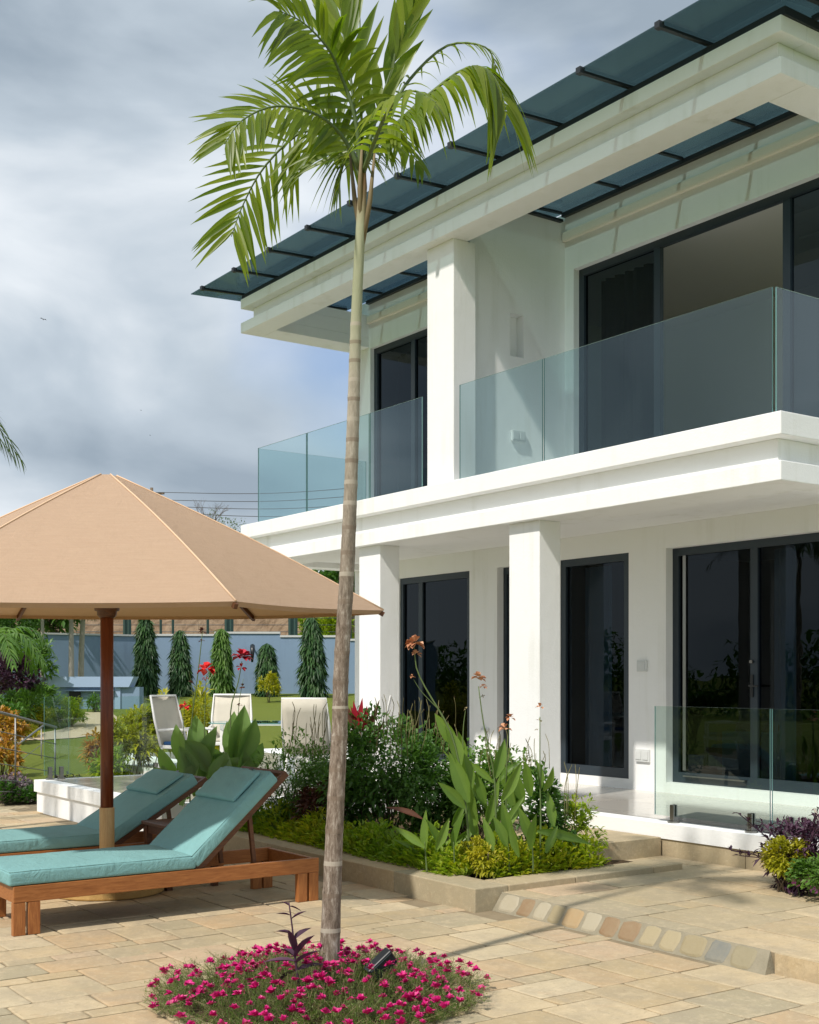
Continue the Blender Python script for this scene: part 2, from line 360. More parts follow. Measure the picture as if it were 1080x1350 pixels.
def trunk_b(t):
    v = coords(t); g = N(t, 'ShaderNodeNewGeometry'); s = N(t, 'ShaderNodeSeparateXYZ'); L(t, g.outputs['Position'], s.inputs[0])
    n = noise(t, coords(t, (1.3,1.3,.38)), 34, 8, .74, .25); low = ramp(t, n, [(.36,(.10,.075,.055)),(.46,(.19,.145,.11)),(.55,(.27,.22,.175)),(.66,(.46,.41,.35))])
    up = mixc(t, noise(t, coords(t, (1,1,.15)), 18, 4), (.27,.29,.17), (.42,.42,.30))
    mr = N(t, 'ShaderNodeMapRange', inp={'From Min': 3.25, 'From Max': 3.75}); L(t, s.outputs[2], mr.inputs[0])
    c = mixc(t, mr.outputs[0], low, up)
    mr0 = N(t, 'ShaderNodeMapRange', inp={'From Min': 1.9, 'From Max': 3.2}); L(t, s.outputs[2], mr0.inputs[0])
    c2 = mixc(t, mr0.outputs[0], c, mixc(t, .55, c, (.50,.46,.37)))
    c2 = mixc(t, mr.outputs[0], c2, up)
    mr2 = N(t, 'ShaderNodeMapRange', inp={'From Min': 4.12, 'From Max': 4.35}); L(t, s.outputs[2], mr2.inputs[0])
    c3 = mixc(t, mr2.outputs[0], c2, mixc(t, noise(t, coords(t, (1,1,.15)), 30, 4), (.20,.10,.055), (.36,.24,.14)))
    rg = ramp(t, attr(t), [(.55,(0,0,0)),(.9,(1,1,1))]); c4 = mixc(t, rg, c3, (.43,.38,.31))
    dk = ramp(t, attr(t), [(.05,(1,1,1)),(.3,(0,0,0))]); c4 = mixc(t, dk, c4, (.20,.15,.11))
    return princ(t, c4, .85, 0, .25, bump(t, n, .6, .008))
M_TRUNK = mat('palm_trunk_bark', trunk_b)

# ------------------------------------------------------------------ leaf builder (vectorised)
def leaves(P, D, Lg, W, seg=2, droop=.3, fold=.25, tone=None, U=None, widest=.4, roll=None, tipw=0.0):
    """P base points, D directions; each leaf a folded blade drooping under gravity. returns V,F,C"""
    P = np.asarray(P, float); D = np.asarray(D, float); n = len(P)
    if n == 0: return [], [], []
    Lg = np.broadcast_to(np.asarray(Lg, float), (n,)); W = np.broadcast_to(np.asarray(W, float), (n,)); droop = np.broadcast_to(np.asarray(droop, float), (n,))
    D = D / (np.linalg.norm(D, axis=1, keepdims=True) + 1e-9)
    if U is None: U = np.tile([0, 0, 1.0], (n, 1)) + RNG.normal(0, .15, (n, 3))
    S = np.cross(D, U); S /= (np.linalg.norm(S, axis=1, keepdims=True) + 1e-9)
    if roll is not None:
        Nn = np.cross(S, D); cr = np.cos(roll)[:, None]; sr = np.sin(roll)[:, None]; S = S * cr + Nn * sr
    Nn = np.cross(S, D)
    V = np.zeros((n, seg + 1, 3, 3))
    for i in range(seg + 1):
        t = i / seg
        c = P + D * (Lg * t)[:, None] + np.array([0, 0, -1.0]) * (Lg * droop * t * t)[:, None]
        wd = (math.sin(math.pi * min(1, t / widest) / 2) if t < widest else math.cos(math.pi / 2 * (t - widest) / (1 - widest) * (1 - tipw))) * .5
        if i == 0: wd = .12
        for k, s_ in enumerate((-1, 0, 1)):
            V[:, i, k] = c + S * (W * wd * s_)[:, None] + Nn * (W * wd * fold * abs(s_) * 2)[:, None]
    V = V.reshape(-1, 3); F = []
    base = np.arange(n) * (seg + 1) * 3; tone = np.broadcast_to(np.asarray(tone if tone is not None else RNG.random(n), float), (n,))
    q = []
    for i in range(seg):
        for k in (0, 1): q.append((i*3 + k, i*3 + k + 1, (i+1)*3 + k + 1, (i+1)*3 + k))
    q = np.array(q); F = (base[:, None, None] + q[None]).reshape(-1, 4)
    return V.tolist(), F.tolist(), np.repeat(tone, len(q)).tolist()
def rdir(n, zmin=-1, zmax=1):
    a = RNG.random(n) * 2 * math.pi; z = RNG.uniform(zmin, zmax, n); r = np.sqrt(np.maximum(0, 1 - z*z))
    return np.stack([r*np.cos(a), r*np.sin(a), z], 1)
def crown(center, rad, n, Lg, W, clumps=14, shell=.55, zmin=-.3, seg=2, droop=.3, fold=.2, flat=0, updir=.35, tone_sh=.25, seed=None):
    """clumped foliage volume; returns V,F,C"""
    c = np.array(center); rad = np.array(rad)
    cd = rdir(clumps, zmin, 1); cp = cd * (RNG.uniform(shell, .92, (clumps, 1))); ct = RNG.uniform(0, 1, clumps); cs = RNG.uniform(.22, .42, clumps)
    idx = RNG.integers(0, clumps, n)
    off = rdir(n) * (RNG.random((n, 1)) ** .45) * cs[idx][:, None]
    p = cp[idx] + off; 
    fill = RNG.random(n) < .25; p[fill] = rdir(fill.sum(), zmin, 1) * (RNG.random((fill.sum(), 1)) ** .5) * .8
    D = p * .8 + rdir(n) * .8 + np.array([0, 0, updir])
    tone = np.clip(ct[idx] * .5 + RNG.random(n) * .5 + 0 * tone_sh, 0, 1)
    P = c + p * rad
    P[:, 2] = np.maximum(P[:, 2], .0 + c[2] - rad[2])
    return leaves(P, D, np.random.default_rng(int(n)).uniform(.7, 1.2, n) * Lg, W, seg, droop, fold, tone)
def stems(mb, base, tips, r0=.012, r1=.004, jit=.05):
    for t_ in tips:
        b = Vector(base) + Vector((random.uniform(-1,1), random.uniform(-1,1), 0)) * jit; t_ = Vector(t_); m = (b + t_)/2 + Vector((random.uniform(-.1,.1), random.uniform(-.1,.1), .05)) * (t_-b).length
        mb.tube([b, m, t_], [r0, (r0+r1)/2, r1], 5)
def shrub(name, label, cat, base, rad, n, m, Lg, W, group=None, clumps=14, ht=None, nst=8, **kw):
    base = Vector(base); rx, ry, rz = rad
    o = thing(name, label, cat, base, group=group)
    V, F, C = crown((0, 0, ht if ht is not None else rz*.75), rad, n, Lg, W, clumps, **kw)
    MB().add(V, F, C).build('foliage', m, o)
    st = MB(); stems(st, (0,0,-.02), [(random.uniform(-.5,.5)*rx, random.uniform(-.5,.5)*ry, rz*random.uniform(.5,1.1)) for _ in range(nst)], .014*max(.5, rz), .005)
    st.build('stem', M_BARK, o)
    return o

# ================================================================== GROUND
def gz(x, y):
    """terrain height: level round the house, lawn rising to the garden wall"""
    d = -cy_ * x + sy_ * y
    z = -.02 + .05 * (min(max(d, 21), 43) - 21)
    if d < 21: z = -.02
    # low under the paved area
    if -19 < x < -1 and -3 < y < 17: z = -.35
    return z
xs = np.concatenate([np.array([-900,-400,-200,-130]), np.arange(-90, 31, 1.5), np.array([45, 80, 160, 400, 900])])
ys = np.concatenate([np.array([-900,-400,-160,-80,-45]), np.arange(-30, 76, 1.5), np.array([100, 160, 300, 900])])
V = [(x, y, gz(x, y)) for x in xs for y in ys]; F = []
ny = len(ys)
for i in range(len(xs)-1):
    for j in range(ny-1): F.append((i*ny+j, (i+1)*ny+j, (i+1)*ny+j+1, i*ny+j+1))
struct(MB().add(V, F, smooth=True).build('lawn', M_LAWN))

# paving ------------------------------------------------------------
def pavers(name, x0, x1, y0, y1, z, u, seed, m, inside=None, sizes=((2,2),(3,2),(2,1),(3,1),(2,3),(3,3),(1,1),(1,2)), gap=.0055, edge_z=None):
    rs = random.Random(seed); nx = int((x1-x0)/u + .01); nyy = int((y1-y0)/u + .01); used = set(); mb = MB()
    for j in range(nyy):
        for i in range(nx):
            if (i, j) in used: continue
            opts = list(sizes); rs.shuffle(opts)
            opts.sort(key=lambda s: -s[0]*s[1]*rs.random())
            for (a, b) in opts + [(1,1)]:
                if i+a <= nx and j+b <= nyy and all((i+p, j+q) not in used for p in range(a) for q in range(b)): break
            for p in range(a):
                for q in range(b): used.add((i+p, j+q))
            X0, X1, Y0, Y1 = x0+i*u, x0+(i+a)*u, y0+j*u, y0+(j+b)*u
            if inside and not inside((X0+X1)/2, (Y0+Y1)/2): continue
            g = gap; jt = lambda: rs.uniform(-.006, .006)
            zz = z + rs.uniform(-.0015, .0015); tz = lambda: rs.uniform(-.0015, .0015)
            c = [(X0+g+jt(), Y0+g+jt()), (X1-g+jt(), Y0+g+jt()), (X1-g+jt(), Y1-g+jt()), (X0+g+jt(), Y1-g+jt())]
            # small corner cuts and an irregular outline
            pts = []
            for k in range(4):
                (ax, ay), (bx, by) = c[k], c[(k+1) % 4]; 
                pts.append((ax + (bx-ax)*.04, ay + (by-ay)*.04))
                pts.append(((ax+bx)/2 + rs.uniform(-.005,.005), (ay+by)/2 + rs.uniform(-.005,.005)))
                pts.append((ax + (bx-ax)*.96, ay + (by-ay)*.96))
            tone = rs.random(); top = [(px, py, zz + tz()*.6) for px, py in pts]; cx = (X0+X1)/2; cyy = (Y0+Y1)/2
            ins = [(cx + (px-cx)*(1-.012/max(.1, X1-X0)*2), cyy + (py-cyy)*(1-.012/max(.1, Y1-Y0)*2), zz) for px, py in pts]
            low = [(px, py, z - .012) for px, py in pts]
            mb.face(ins, tone)
            for k in range(12):
                k2 = (k+1) % 12
                mb.face([low[k], low[k2], (*top[k2][:2], zz-.003), (*top[k][:2], zz-.003)], tone)
                mb.face([(*top[k][:2], zz-.003), (*top[k2][:2], zz-.003), ins[k2], ins[k]], tone)
    return mb.build(name, m)
Z1 = -.12
def in_low(x, y):
    if x < -11.99 and y > 5.36: return False
    if x > -7.2 and y > 5.87: return False
    if x >= -12 and x <= -7.2 and y > 5.70: return False
    return True
struct(pavers('patio_paving', -23.2, -2.4, -2.0, 6.1, Z1, .15, 5, M_STONE, in_low))
struct(MB().box(-23.2, -2.4, -2.0, 6.0, -.34, Z1-.007).build('patio_base', M_GROUT))
struct(pavers('upper_paving', -7.94, -2.4, 5.96, 8.44, 0.0, .22, 9, M_STONE, lambda x, y: x > -7.22 or y > 7.9, ((2,2),(3,2),(3,1),(4,2),(2,1),(3,3))))
struct(MB().box(-7.2, -2.4, 5.96, 8.6, -.33, -.007).box(-7.9, -7.201, 7.93, 8.6, -.33, -.007).build('upper_paving_base', M_GROUT))
# stone riser between the two levels, cobbles inlaid in mortar for its left part
mb = MB(); V8 = [(-7.2,5.86,Z1-.006),(-4.70,5.86,Z1-.006),(-4.74,5.958,.004),(-7.2,5.958,.004),(-7.2,5.958,Z1-.006),(-4.70,5.958,Z1-.006)]
mb.add(V8, [(0,1,2,3),(0,3,4),(1,5,2),(2,5,4,3)])
stp = mb.build('step_riser', M_MORTAR)
cb = MB(); x = -7.16; k = 0; rs = random.Random(23)
while x < -4.92:
    wd = rs.uniform(.13, .20); y0, z0, y1, z1_ = 5.866, Z1+.004, 5.954, -.002
    def P_(u, v, h): return (x + u*wd, y0 + (y1-y0)*v - h*.7, z0 + (z1_-z0)*v + h*.7)
    ring = []; nn = 12
    for q in range(nn):
        a = 2*math.pi*q/nn; ca, sa = math.cos(a), math.sin(a); e = .42
        ring.append((.5 + .46*math.copysign(abs(ca)**e, ca) + rs.uniform(-.05,.05), .5 + .5*math.copysign(abs(sa)**e, sa) + rs.uniform(-.03,.03)))
    tone = rs.random(); cen = P_(.5,.5,.007)
    for q in range(nn):
        a, b = ring[q], ring[(q+1) % nn]; ia = (.5+(a[0]-.5)*.82, .5+(a[1]-.5)*.82); ib = (.5+(b[0]-.5)*.82, .5+(b[1]-.5)*.82)
        cb.face([P_(*a, .0), P_(*b, .0), P_(*ib, .006), P_(*ia, .006)], tone); cb.face([P_(*ia,.006), P_(*ib,.006), cen], tone)
    x += wd + rs.uniform(.008, .02); k += 1
cb.build('cobble_inlay', M_COB, stp); struct(stp)
mb = MB(); rs = random.Random(4); x = -4.69
while x < -2.4:
    l = rs.uniform(.45, .8); mb.box(max(x, -4.69)+.004, x+l-.004, 5.93, 5.957, Z1-.006, .001, col=rs.random()); x += l
struct(mb.build('upper_step_riser', M_STONE))

# planting bed: kerb and soil ------------------------------------------
mb = MB(); rs = random.Random(8); x = -12.0
while x < -7.25:
    l = min(rs.uniform(.6, 1.05), -7.2 - x); l = l if -7.2 - (x+l) > .3 else -7.2 - x
    mb.box(x+.003, x+l-.003, 5.70, 6.02, -.2, .05, col=rs.choice((.02,.3,.42,.75))); x += l
y = 6.02
while y < 7.85:
    l = min(rs.uniform(.55, .9), 7.92 - y); l = l if 7.92-(y+l) > .25 else 7.92 - y
    mb.box(-7.5, -7.2, y+.003, y+l-.003, -.2, .05, col=rs.choice((.02,.3,.42,.75))); y += l
struct(mb.build('bed_kerb', mat('kerb_stone', stone_b('plain')), bevel=.008))
V = []; F = []; nx = 40; ny2 = 24
for i in range(nx):
    for j in range(ny2):
        X = -12 + (4.5)*i/(nx-1); Y = 6.02 + 2.33*j/(ny2-1); V.append((X, Y, (.02 if not (X > -7.95 and Y > 7.8) else -.09) + .04*math.sin(X*5.3)*math.sin(Y*6.1) + random.uniform(-.01,.01)))
for i in range(nx-1):
    for j in range(ny2-1): F.append((i*ny2+j, (i+1)*ny2+j, (i+1)*ny2+j+1, i*ny2+j+1))
struct(MB().add(V, F, smooth=True).build('bed_soil', M_SOIL))
mb = MB(); mb.box(-9.6, -8.72, 7.42, 8.36, -.1, .165, col=.02); mb.box(-8.71, -7.86, 7.4, 8.36, -.1, .168, col=.3)
struct(mb.build('side_step', M_STONE, bevel=.006))

# terrace ----------------------------------------------------------------
FZ = .29
mb = MB(); mb.box(-16.55, -2.2, 8.37, 17.2, .155, FZ); mb.box(-15.97, -12.0, 5.37, 8.37, .14, FZ); mb.box(-15.94, -12.0, 5.40, 8.37, -.2, .14, skip='t'); mb.box(-16.55, -2.2, 8.41, 17.2, -.3, .155, skip='t')
mb.box(-17.9, -15.97, 7.4, 8.37, -.2, FZ); mb.box(-20.5, -16.55, 8.37, 14, -.2, FZ)
struct(mb.build('terrace', M_PL))
mb = MB(); rs = random.Random(3); x = -12.0
while x < -2.4:
    l = rs.uniform(.9, 1.7); mb.box(x+.004, x+l-.004, 8.385, 8.409, -.02, .154, col=rs.choice((.02,.3,.7,.42))); x += l
struct(mb.build('terrace_stone_skirting', mat('riser_stone', stone_b('plain'))))
mb = MB(); z = FZ + .004
mb.face([(-15.8,5.55,z),(-12.15,5.55,z),(-12.15,8.6,z),(-15.8,8.6,z)]); mb.face([(-20.4,8.601,z),(-2.2,8.601,z),(-2.2,10.65,z),(-20.4,10.65,z)])
struct(mb.build('terrace_floor', M_TILE))

# ================================================================== VILLA
villa = thing('villa', 'two-storey white villa with balcony, square pillars and a dark glass eave canopy', 'house', (-11.6, 12.5, FZ), world=True)
YW = 10.65; XL, XR, YF = -16.54, -6.78, 8.66
def wall_open(x0, x1, z0, z1, y0, y1, ops):
    xs = sorted({x0, x1, *[v for o in ops for v in o[:2]]}); zs = sorted({z0, z1, *[v for o in ops for v in o[2:]]})
    solid = lambda i, j: 0 <= i < len(xs)-1 and 0 <= j < len(zs)-1 and not any(o[0] <= (xs[i]+xs[i+1])/2 <= o[1] and o[2] <= (zs[j]+zs[j+1])/2 <= o[3] for o in ops)
    mb = MB()
    for i in range(len(xs)-1):
        for j in range(len(zs)-1):
            if not solid(i, j): continue
            a, b, c, d = xs[i], xs[i+1], zs[j], zs[j+1]
            mb.face([(a,y0,c),(b,y0,c),(b,y0,d),(a,y0,d)]); mb.face([(b,y1,c),(a,y1,c),(a,y1,d),(b,y1,d)])
            if not solid(i-1, j): mb.face([(a,y1,c),(a,y0,c),(a,y0,d),(a,y1,d)])
            if not solid(i+1, j): mb.face([(b,y0,c),(b,y1,c),(b,y1,d),(b,y0,d)])
            if not solid(i, j-1): mb.face([(a,y0,c),(a,y1,c),(b,y1,c),(b,y0,c)])
            if not solid(i, j+1): mb.face([(a,y0,d),(b,y0,d),(b,y1,d),(a,y1,d)])
    return mb
D3 = (-15.28,-13.58,.41,3.09); W4 = (-12.98,-12.22,.41,3.09); D1 = (-11.73,-10.53,.41,3.09); D2 = (-9.94,-7.15,.41,3.09)
UL = (-16.06,-14.2,3.89,6.70); UR = (-11.48,-7.15,3.89,6.70)
wall_open(-16.5, -6.9, FZ, 3.36, YW, YW+.2, [D3, W4, D1, D2]).build('front_wall', M_PL, villa)
w2 = wall_open(-16.5, -6.9, 3.868, 7.432, YW, YW+.2, [UL, UR]).build('front_wall', M_PL, villa)
mb = MB(); mb.box(-16.09, -11.9, 10.585, YW, 7.06, 7.19); mb.box(-11.639, -7.2, 10.585, YW, 7.06, 7.19); mb.build('cream_strip', M_CREAM, w2, bevel=.03)  # cream strip across the upper wall, below the canopy glass
for (x0, x1) in ((-16.5, -16.3), (-7.1, -6.9)):
    MB().box(x0, x1, YW+.2, 17, FZ, 3.30).build('side_wall', M_PL, villa); (MB().box(x0, x1, YW+.2, 17, 3.868, 7.08) if x0 < -10 else MB().box(x0, x1, 14.35, 17, 3.868, 7.08).box(x0, x1, YW+.2, 14.35, 6.7, 7.08)).build('side_wall', M_PL, villa)  # unseen opening added in the right upper wall to brighten the room
MB().box(-16.3, -7.1, 16.8, 17, FZ, 3.30).build('rear_wall', M_PL, villa); MB().box(-16.3, -7.1, 16.8, 17, 3.868, 7.08).build('rear_wall', M_PL, villa)
# interiors
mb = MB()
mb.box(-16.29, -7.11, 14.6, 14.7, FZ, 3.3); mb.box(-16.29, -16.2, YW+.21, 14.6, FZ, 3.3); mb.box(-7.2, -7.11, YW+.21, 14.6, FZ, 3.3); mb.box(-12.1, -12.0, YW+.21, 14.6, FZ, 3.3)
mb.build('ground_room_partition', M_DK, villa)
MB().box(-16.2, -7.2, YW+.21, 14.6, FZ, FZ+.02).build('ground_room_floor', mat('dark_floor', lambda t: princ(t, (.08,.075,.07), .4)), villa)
mb = MB(); mb.box(-16.29, -7.11, 14.3, 14.4, 3.87, 6.95); mb.box(-13.9, -13.8, YW+.21, 14.3, 3.87, 6.95); mb.box(-16.29, -7.11, YW+.21, 14.4, 6.95, 7.0)
mb.build('upper_room_wall', M_IN, villa)
MB().box(-16.29, -7.11, YW+.21, 14.3, 3.871, 3.88).build('upper_room_floor', mat('wood_floor', lambda t: princ(t, (.30,.22,.15), .4)), villa)
# balcony slab: three stacked bands
def bands(name, zs, parent, inner=None, mtl=M_PL):
    mb = MB(); ins = .14
    for (a, b, rec) in zs:
        i = ins if rec else 0
        mb.box(XL+i, XR-i, YF+i, 17.3, a, b)
    return mb.build(name, mtl, parent, bevel=.008)
mb = MB(); mb.box(XL, XR, YF, 17.3, 3.67, 3.868); mb.box(XL+.14, XR-.14, YF+.14, 17.2, 3.45, 3.67)
mb.box(XL, XR, YF, 9.32, 3.28, 3.45); mb.box(XL, XL+.35, 9.32, YW, 3.28, 3.45); mb.box(XR-.35, XR, 9.32, 17.2, 3.28, 3.45); mb.box(XL, XR-.35, YW+.2, 17.2, 3.30, 3.45)
mb.box(XL+.35, XR-.35, 9.32, YW, 3.36, 3.449)
mb.build('balcony_slab', M_PL, villa, bevel=.007)
# roof band
XLi, XRi, YI = -16.1, -7.19, 9.01
mb = MB()
mb.box(XL, XR, YF, YI, 6.72, 6.87); mb.box(XL+.14, XR-.14, YF+.14, YI, 6.87, 7.08); mb.box(XL, XR, YF, YI, 7.08, 7.22)
mb.box(XL, XLi, YI, 17.2, 6.72, 6.87); mb.box(XL+.14, XLi, YI, 17.2, 6.87, 7.08); mb.box(XL, XLi, YI, 17.2, 7.08, 7.22)
mb.box(XRi, XR, YI, 17.2, 6.72, 6.87); mb.box(XRi, XR-.14, YI, 17.2, 6.87, 7.08); mb.box(XRi, XR, YI, 17.2, 7.08, 7.22)
roof = mb.build('roof_beam', M_PL, villa, bevel=.007)
MB().box(XLi, XRi, YW+.201, 17.2, 7.08, 7.3).build('roof_slab', M_PL, villa)
# pillars
for (x0, x1, y0, y1, z0, z1) in ((-13.47,-12.99,8.76,9.06,FZ,3.28), (-10.47,-9.97,8.76,9.06,FZ,3.28), (-12.04,-11.52,8.80,9.13,3.868,6.72)):
    MB().box(x0, x1, y0, y1, z0, z1).build('pillar', M_PL, villa, bevel=.008)
# wing wall with niche
mb = MB(); XW = -11.64; nich = (9.76, 9.97, 5.52, 6.04)
ysn = [9.131, nich[0], nich[1], YW]; zsn = [3.868, nich[2], nich[3], 7.34]
for i in range(3):
    for j in range(3):
        a, b, c, d = ysn[i], ysn[i+1], zsn[j], zsn[j+1]
        if i == 1 and j == 1:
            x2 = XW-.13; mb.face([(x2,a,c),(x2,b,c),(x2,b,d),(x2,a,d)])
            mb.face([(XW,a,c),(x2,a,c),(x2,a,d),(XW,a,d)]); mb.face([(x2,b,c),(XW,b,c),(XW,b,d),(x2,b,d)])
            mb.face([(XW,a,c),(XW,b,c),(x2,b,c),(x2,a,c)]); mb.face([(x2,a,d),(x2,b,d),(XW,b,d),(XW,a,d)])
        else: mb.face([(XW,a,c),(XW,b,c),(XW,b,d),(XW,a,d)])
x3 = -11.9
mb.face([(x3,YW,3.868),(x3,9.131,3.868),(x3,9.131,7.34),(x3,YW,7.34)]); mb.face([(x3,9.131,3.868),(XW,9.131,3.868),(XW,9.131,7.34),(x3,9.131,7.34)])
mb.face([(x3,9.131,7.34),(XW,9.131,7.34),(XW,YW,7.34),(x3,YW,7.34)])
mb.build('dividing_wall', M_PL, villa)
def socket(cx, cz, wd, h, y=YW, side='y', xx=0, gangs=2):
    mb = MB()
    if side == 'y': mb.box(cx-wd/2, cx+wd/2, y-.028, y-.001, cz-h/2, cz+h/2)
    else: mb.box(xx+.001, xx+.035, cx-wd/2, cx+wd/2, cz-h/2, cz+h/2)
    o = mb.build('wall_socket', M_OUTLET, villa, bevel=.006)
    mb = MB()
    for g in range(gangs):
        a = -wd/2 + wd*(g+.12)/gangs; b = -wd/2 + wd*(g+.88)/gangs
        if side == 'y': mb.box(cx+a, cx+b, y-.036, y-.029, cz-h*.32, cz+h*.34)
        else: mb.box(xx+.036, xx+.044, cx+a, cx+b, cz-h*.32, cz+h*.34)
    mb.build('socket_cover', M_OUTLET, o, bevel=.002)
socket(-10.30, 1.745, .15, .13, gangs=1); socket(-10.29, .70, .22, .15); socket(9.87, 4.55, .21, .13, side='x', xx=XW); socket(-13.22, .85, .16, .15, gangs=1)

# doors and windows: frame set back in the opening, panes as sub-parts
def door(name, op, stiles, back=.05, fw=.075, panes=None, handle=None, skip=(), bottom=.12, sliding=False, track=None, depth=.07, glass=None):
    x0, x1, z0, z1 = op; y0 = YW + back; y1 = y0 + depth; mb = MB()
    g = .001
    mb.box(x0+g, x1-g, y0, y1, z1-.09, z1-g); mb.box(x0+g, x1-g, y0, y1, z0+g, z0+bottom)
    mb.box(x0+g, x0+fw, y0, y1, z0+bottom, z1-.09); mb.box(x1-fw, x1-g, y0, y1, z0+bottom, z1-.09)
    for s in stiles: mb.box(s-.048, s+.048, y0+.004, y1-.004, z0+bottom, z1-.09)
    o = mb.build(name, M_FR, villa)
    MB2 = MB(); MB2.box(x0+.012, x1-.012, y0+.003, y0+.05, z1-.088, z1-.06)
    edges = [x0+fw] + [v for s in stiles for v in (s-.048, s+.048)] + [x1-fw]
    for k in range(0, len(edges), 2):
        if k//2 in skip: continue
        a, b = edges[k], edges[k+1]
        p = MB(); p.face([(a, y0+.035, z0+bottom), (b, y0+.035, z0+bottom), (b, y0+.035, z1-.09), (a, y0+.035, z1-.09)]); p.build('pane', glass or M_WIN, o)
    if handle:
        hx, hz = handle; h = MB(); h.box(hx-.018, hx+.018, y0-.012, y0-.001, hz-.12, hz+.12); h.tube([(hx, y0-.012, hz), (hx, y0-.055, hz)], .010, 8)
        h.tube([(hx, y0-.055, hz), (hx+.13, y0-.06, hz)], .010, 8); h.build('handle', M_BLACK, o)
        k = MB(); k.tube([(hx+.0, y0-.001, hz+.26), (hx, y0-.03, hz+.26)], .018, 10); k.build('lock', M_STEEL, o)
    return o
dl = door('glass_door', D3, [-14.77], back=.02)
door('window', W4, [], back=.11, fw=.07)
door('window', D1, [], back=.012, fw=.09)
d2 = door('sliding_door', D2, [-8.78], back=.11, fw=.09, handle=(-8.80, 1.52))
MB().box(-9.80, -9.755, YW+.125, YW+.14, .55, 3.0).build('track_trim', M_STEEL, d2)
mb = MB(); mb.box(-9.74, -8.86, YW+.06, YW+.10, .485, .500); mb.build('threshold', M_STEEL, d2)
door('window', UL, [-15.03], back=.07, fw=.09, glass=M_WINU)
du = door('sliding_door', UR, [-10.17, -8.34], back=.09, fw=.09, skip=(1,), bottom=.07, glass=M_WINU)
# curtains hanging inside
def curtain(x0, x1, z0, z1, y, label, tone):
    mb = MB(); n = int((x1-x0)/.03); pts = [(x0+(x1-x0)*i/n, y + .035*math.sin(i*1.15) + .01*math.sin(i*2.7)) for i in range(n+1)]
    for i in range(n): mb.face([(*pts[i], z0), (*pts[i+1], z0), (*pts[i+1], z1), (*pts[i], z1)], smooth=True)
    o = mb.build('curtain', tone, None); tag(o, label, 'curtain', 'curtains behind the glass'); return o
M_CUR = mat('grey_curtain', lambda t: princ(t, (.50,.66,.74), .9)); M_CURD = mat('dark_curtain', lambda t: princ(t, (.03,.04,.055), .9))
curtain(-11.62, -11.12, .50, 3.0, YW+.33, 'grey curtain drawn behind the narrow window beside the middle ground-floor pillar', M_CUR)
curtain(-8.72, -8.42, .50, 3.0, YW+.38, 'grey curtain bunched just right of the door handle of the large sliding door', M_CUR)
curtain(-11.40, -10.5, 4.0, 6.6, YW+.40, 'dark curtain behind the left leaf of the upstairs sliding door', M_CURD)
curtain(-15.9, -15.4, 4.0, 6.6, YW+.42, 'dark curtain behind the far left upstairs window', M_CURD)
curtain(-15.15, -14.8, .50, 3.0, YW+.38, 'dark curtain behind the far left ground-floor door', M_CURD)
# balcony glass balustrade
def gpanel(a, b, z0, z1, parent, m=M_BALU, name='glass_panel', th=.014, top=True, edge=M_EDGE, etop=M_EDGEL):
    """one sheet of glass standing from a to b (xy); its polished edges are a sub-part"""
    a = Vector((*a, 0)); b = Vector((*b, 0)); t = (b-a).normalized(); n = Vector((-t.y, t.x, 0)) * th/2
    mb = MB(); mb.face([a+Vector((0,0,z0)), b+Vector((0,0,z0)), b+Vector((0,0,z1)), a+Vector((0,0,z1))])
    o = mb.build(name, m, parent)
    e = MB()
    for q in (a, b):
        e = MB(); s = t*.003*(1 if q is a else -1)
        e.face([q-n+s+Vector((0,0,z0)), q+n+s+Vector((0,0,z0)), q+n+s+Vector((0,0,z1)), q-n+s+Vector((0,0,z1))]); e.build('glass_edge', edge, o)
    e2 = MB(); e2.face([a-n+Vector((0,0,z1)), b-n+Vector((0,0,z1)), b+n+Vector((0,0,z1)), a+n+Vector((0,0,z1))]); e2.build('glass_top_edge', etop, o)
    return o
zb, zt = 3.869, 4.965; YG = 8.745
for (x0, x1) in ((-16.15,-14.77), (-14.75,-13.21), (-13.19,-12.06), (-11.33,-9.90), (-9.88,-6.93)): gpanel((x0, YG), (x1, YG), zb, zt, villa)
gpanel((-16.165, YG+.02), (-16.165, 10.64), zb, zt, villa); gpanel((-6.915, YG+.02), (-6.915, 10.9), zb, zt, villa); gpanel((-6.915, 10.92), (-6.915, 14), zb, zt, villa)
# glass eave canopy: front run and right-hand run, ribs as sub-parts
def cz(y): return 7.285 + (y - 8.11) * .049
def cdy(y, dz=0): return cz(y) + dz
YO = 8.08
mb = MB(); fr = MB()
ribs = [-6.2 - 1.0*k - .42 for k in range(0, 11)]
xsr = [-17.02] + sorted(ribs) + [-6.2]
for a, b in zip(xsr[:-1], xsr[1:]):
    mb.box(a+.006, b-.006, 0, 1, 0, .012, Matrix(((1,0,0,0),(0,YW-.006-YO,0,YO),(0,cz(YW-.006)-cz(YO),1,cz(YO)+.03),(0,0,0,1))))
can = mb.build('canopy_glass', M_CAN, villa)
for x in ribs:
    r = MB(); r.bar((x, YO-.01, cz(YO)+.012), (x, YW-.08, cz(YW)+.012), .042, .026); r.box(x-.03, x+.03, YO-.03, YO+.03, cz(YO)-.008, cz(YO)+.05)
    r.build('canopy_rib', M_FRB, can)
fr.box(XL-.02, XR+.02, YF+.03, YF+.12, 7.221, 7.292); fr.box(XL-.02, XL+.06, YF+.12, YW, 7.221, 7.292); fr.box(XR-.06, XR+.02, YF+.12, 17.2, 7.221, 7.292)
fr.bar((-16.08, YW-.04, 7.40), (-11.91, YW-.04, 7.40), .06, .05); fr.bar((-11.63, YW-.04, 7.40), (-7.2, YW-.04, 7.40), .06, .05); fr.box(-11.639, -11.58, 9.05, YW-.08, 7.30, 7.33)
fr.build('canopy_frame', M_FRB, can)
mb = MB(); xo = XR+.62
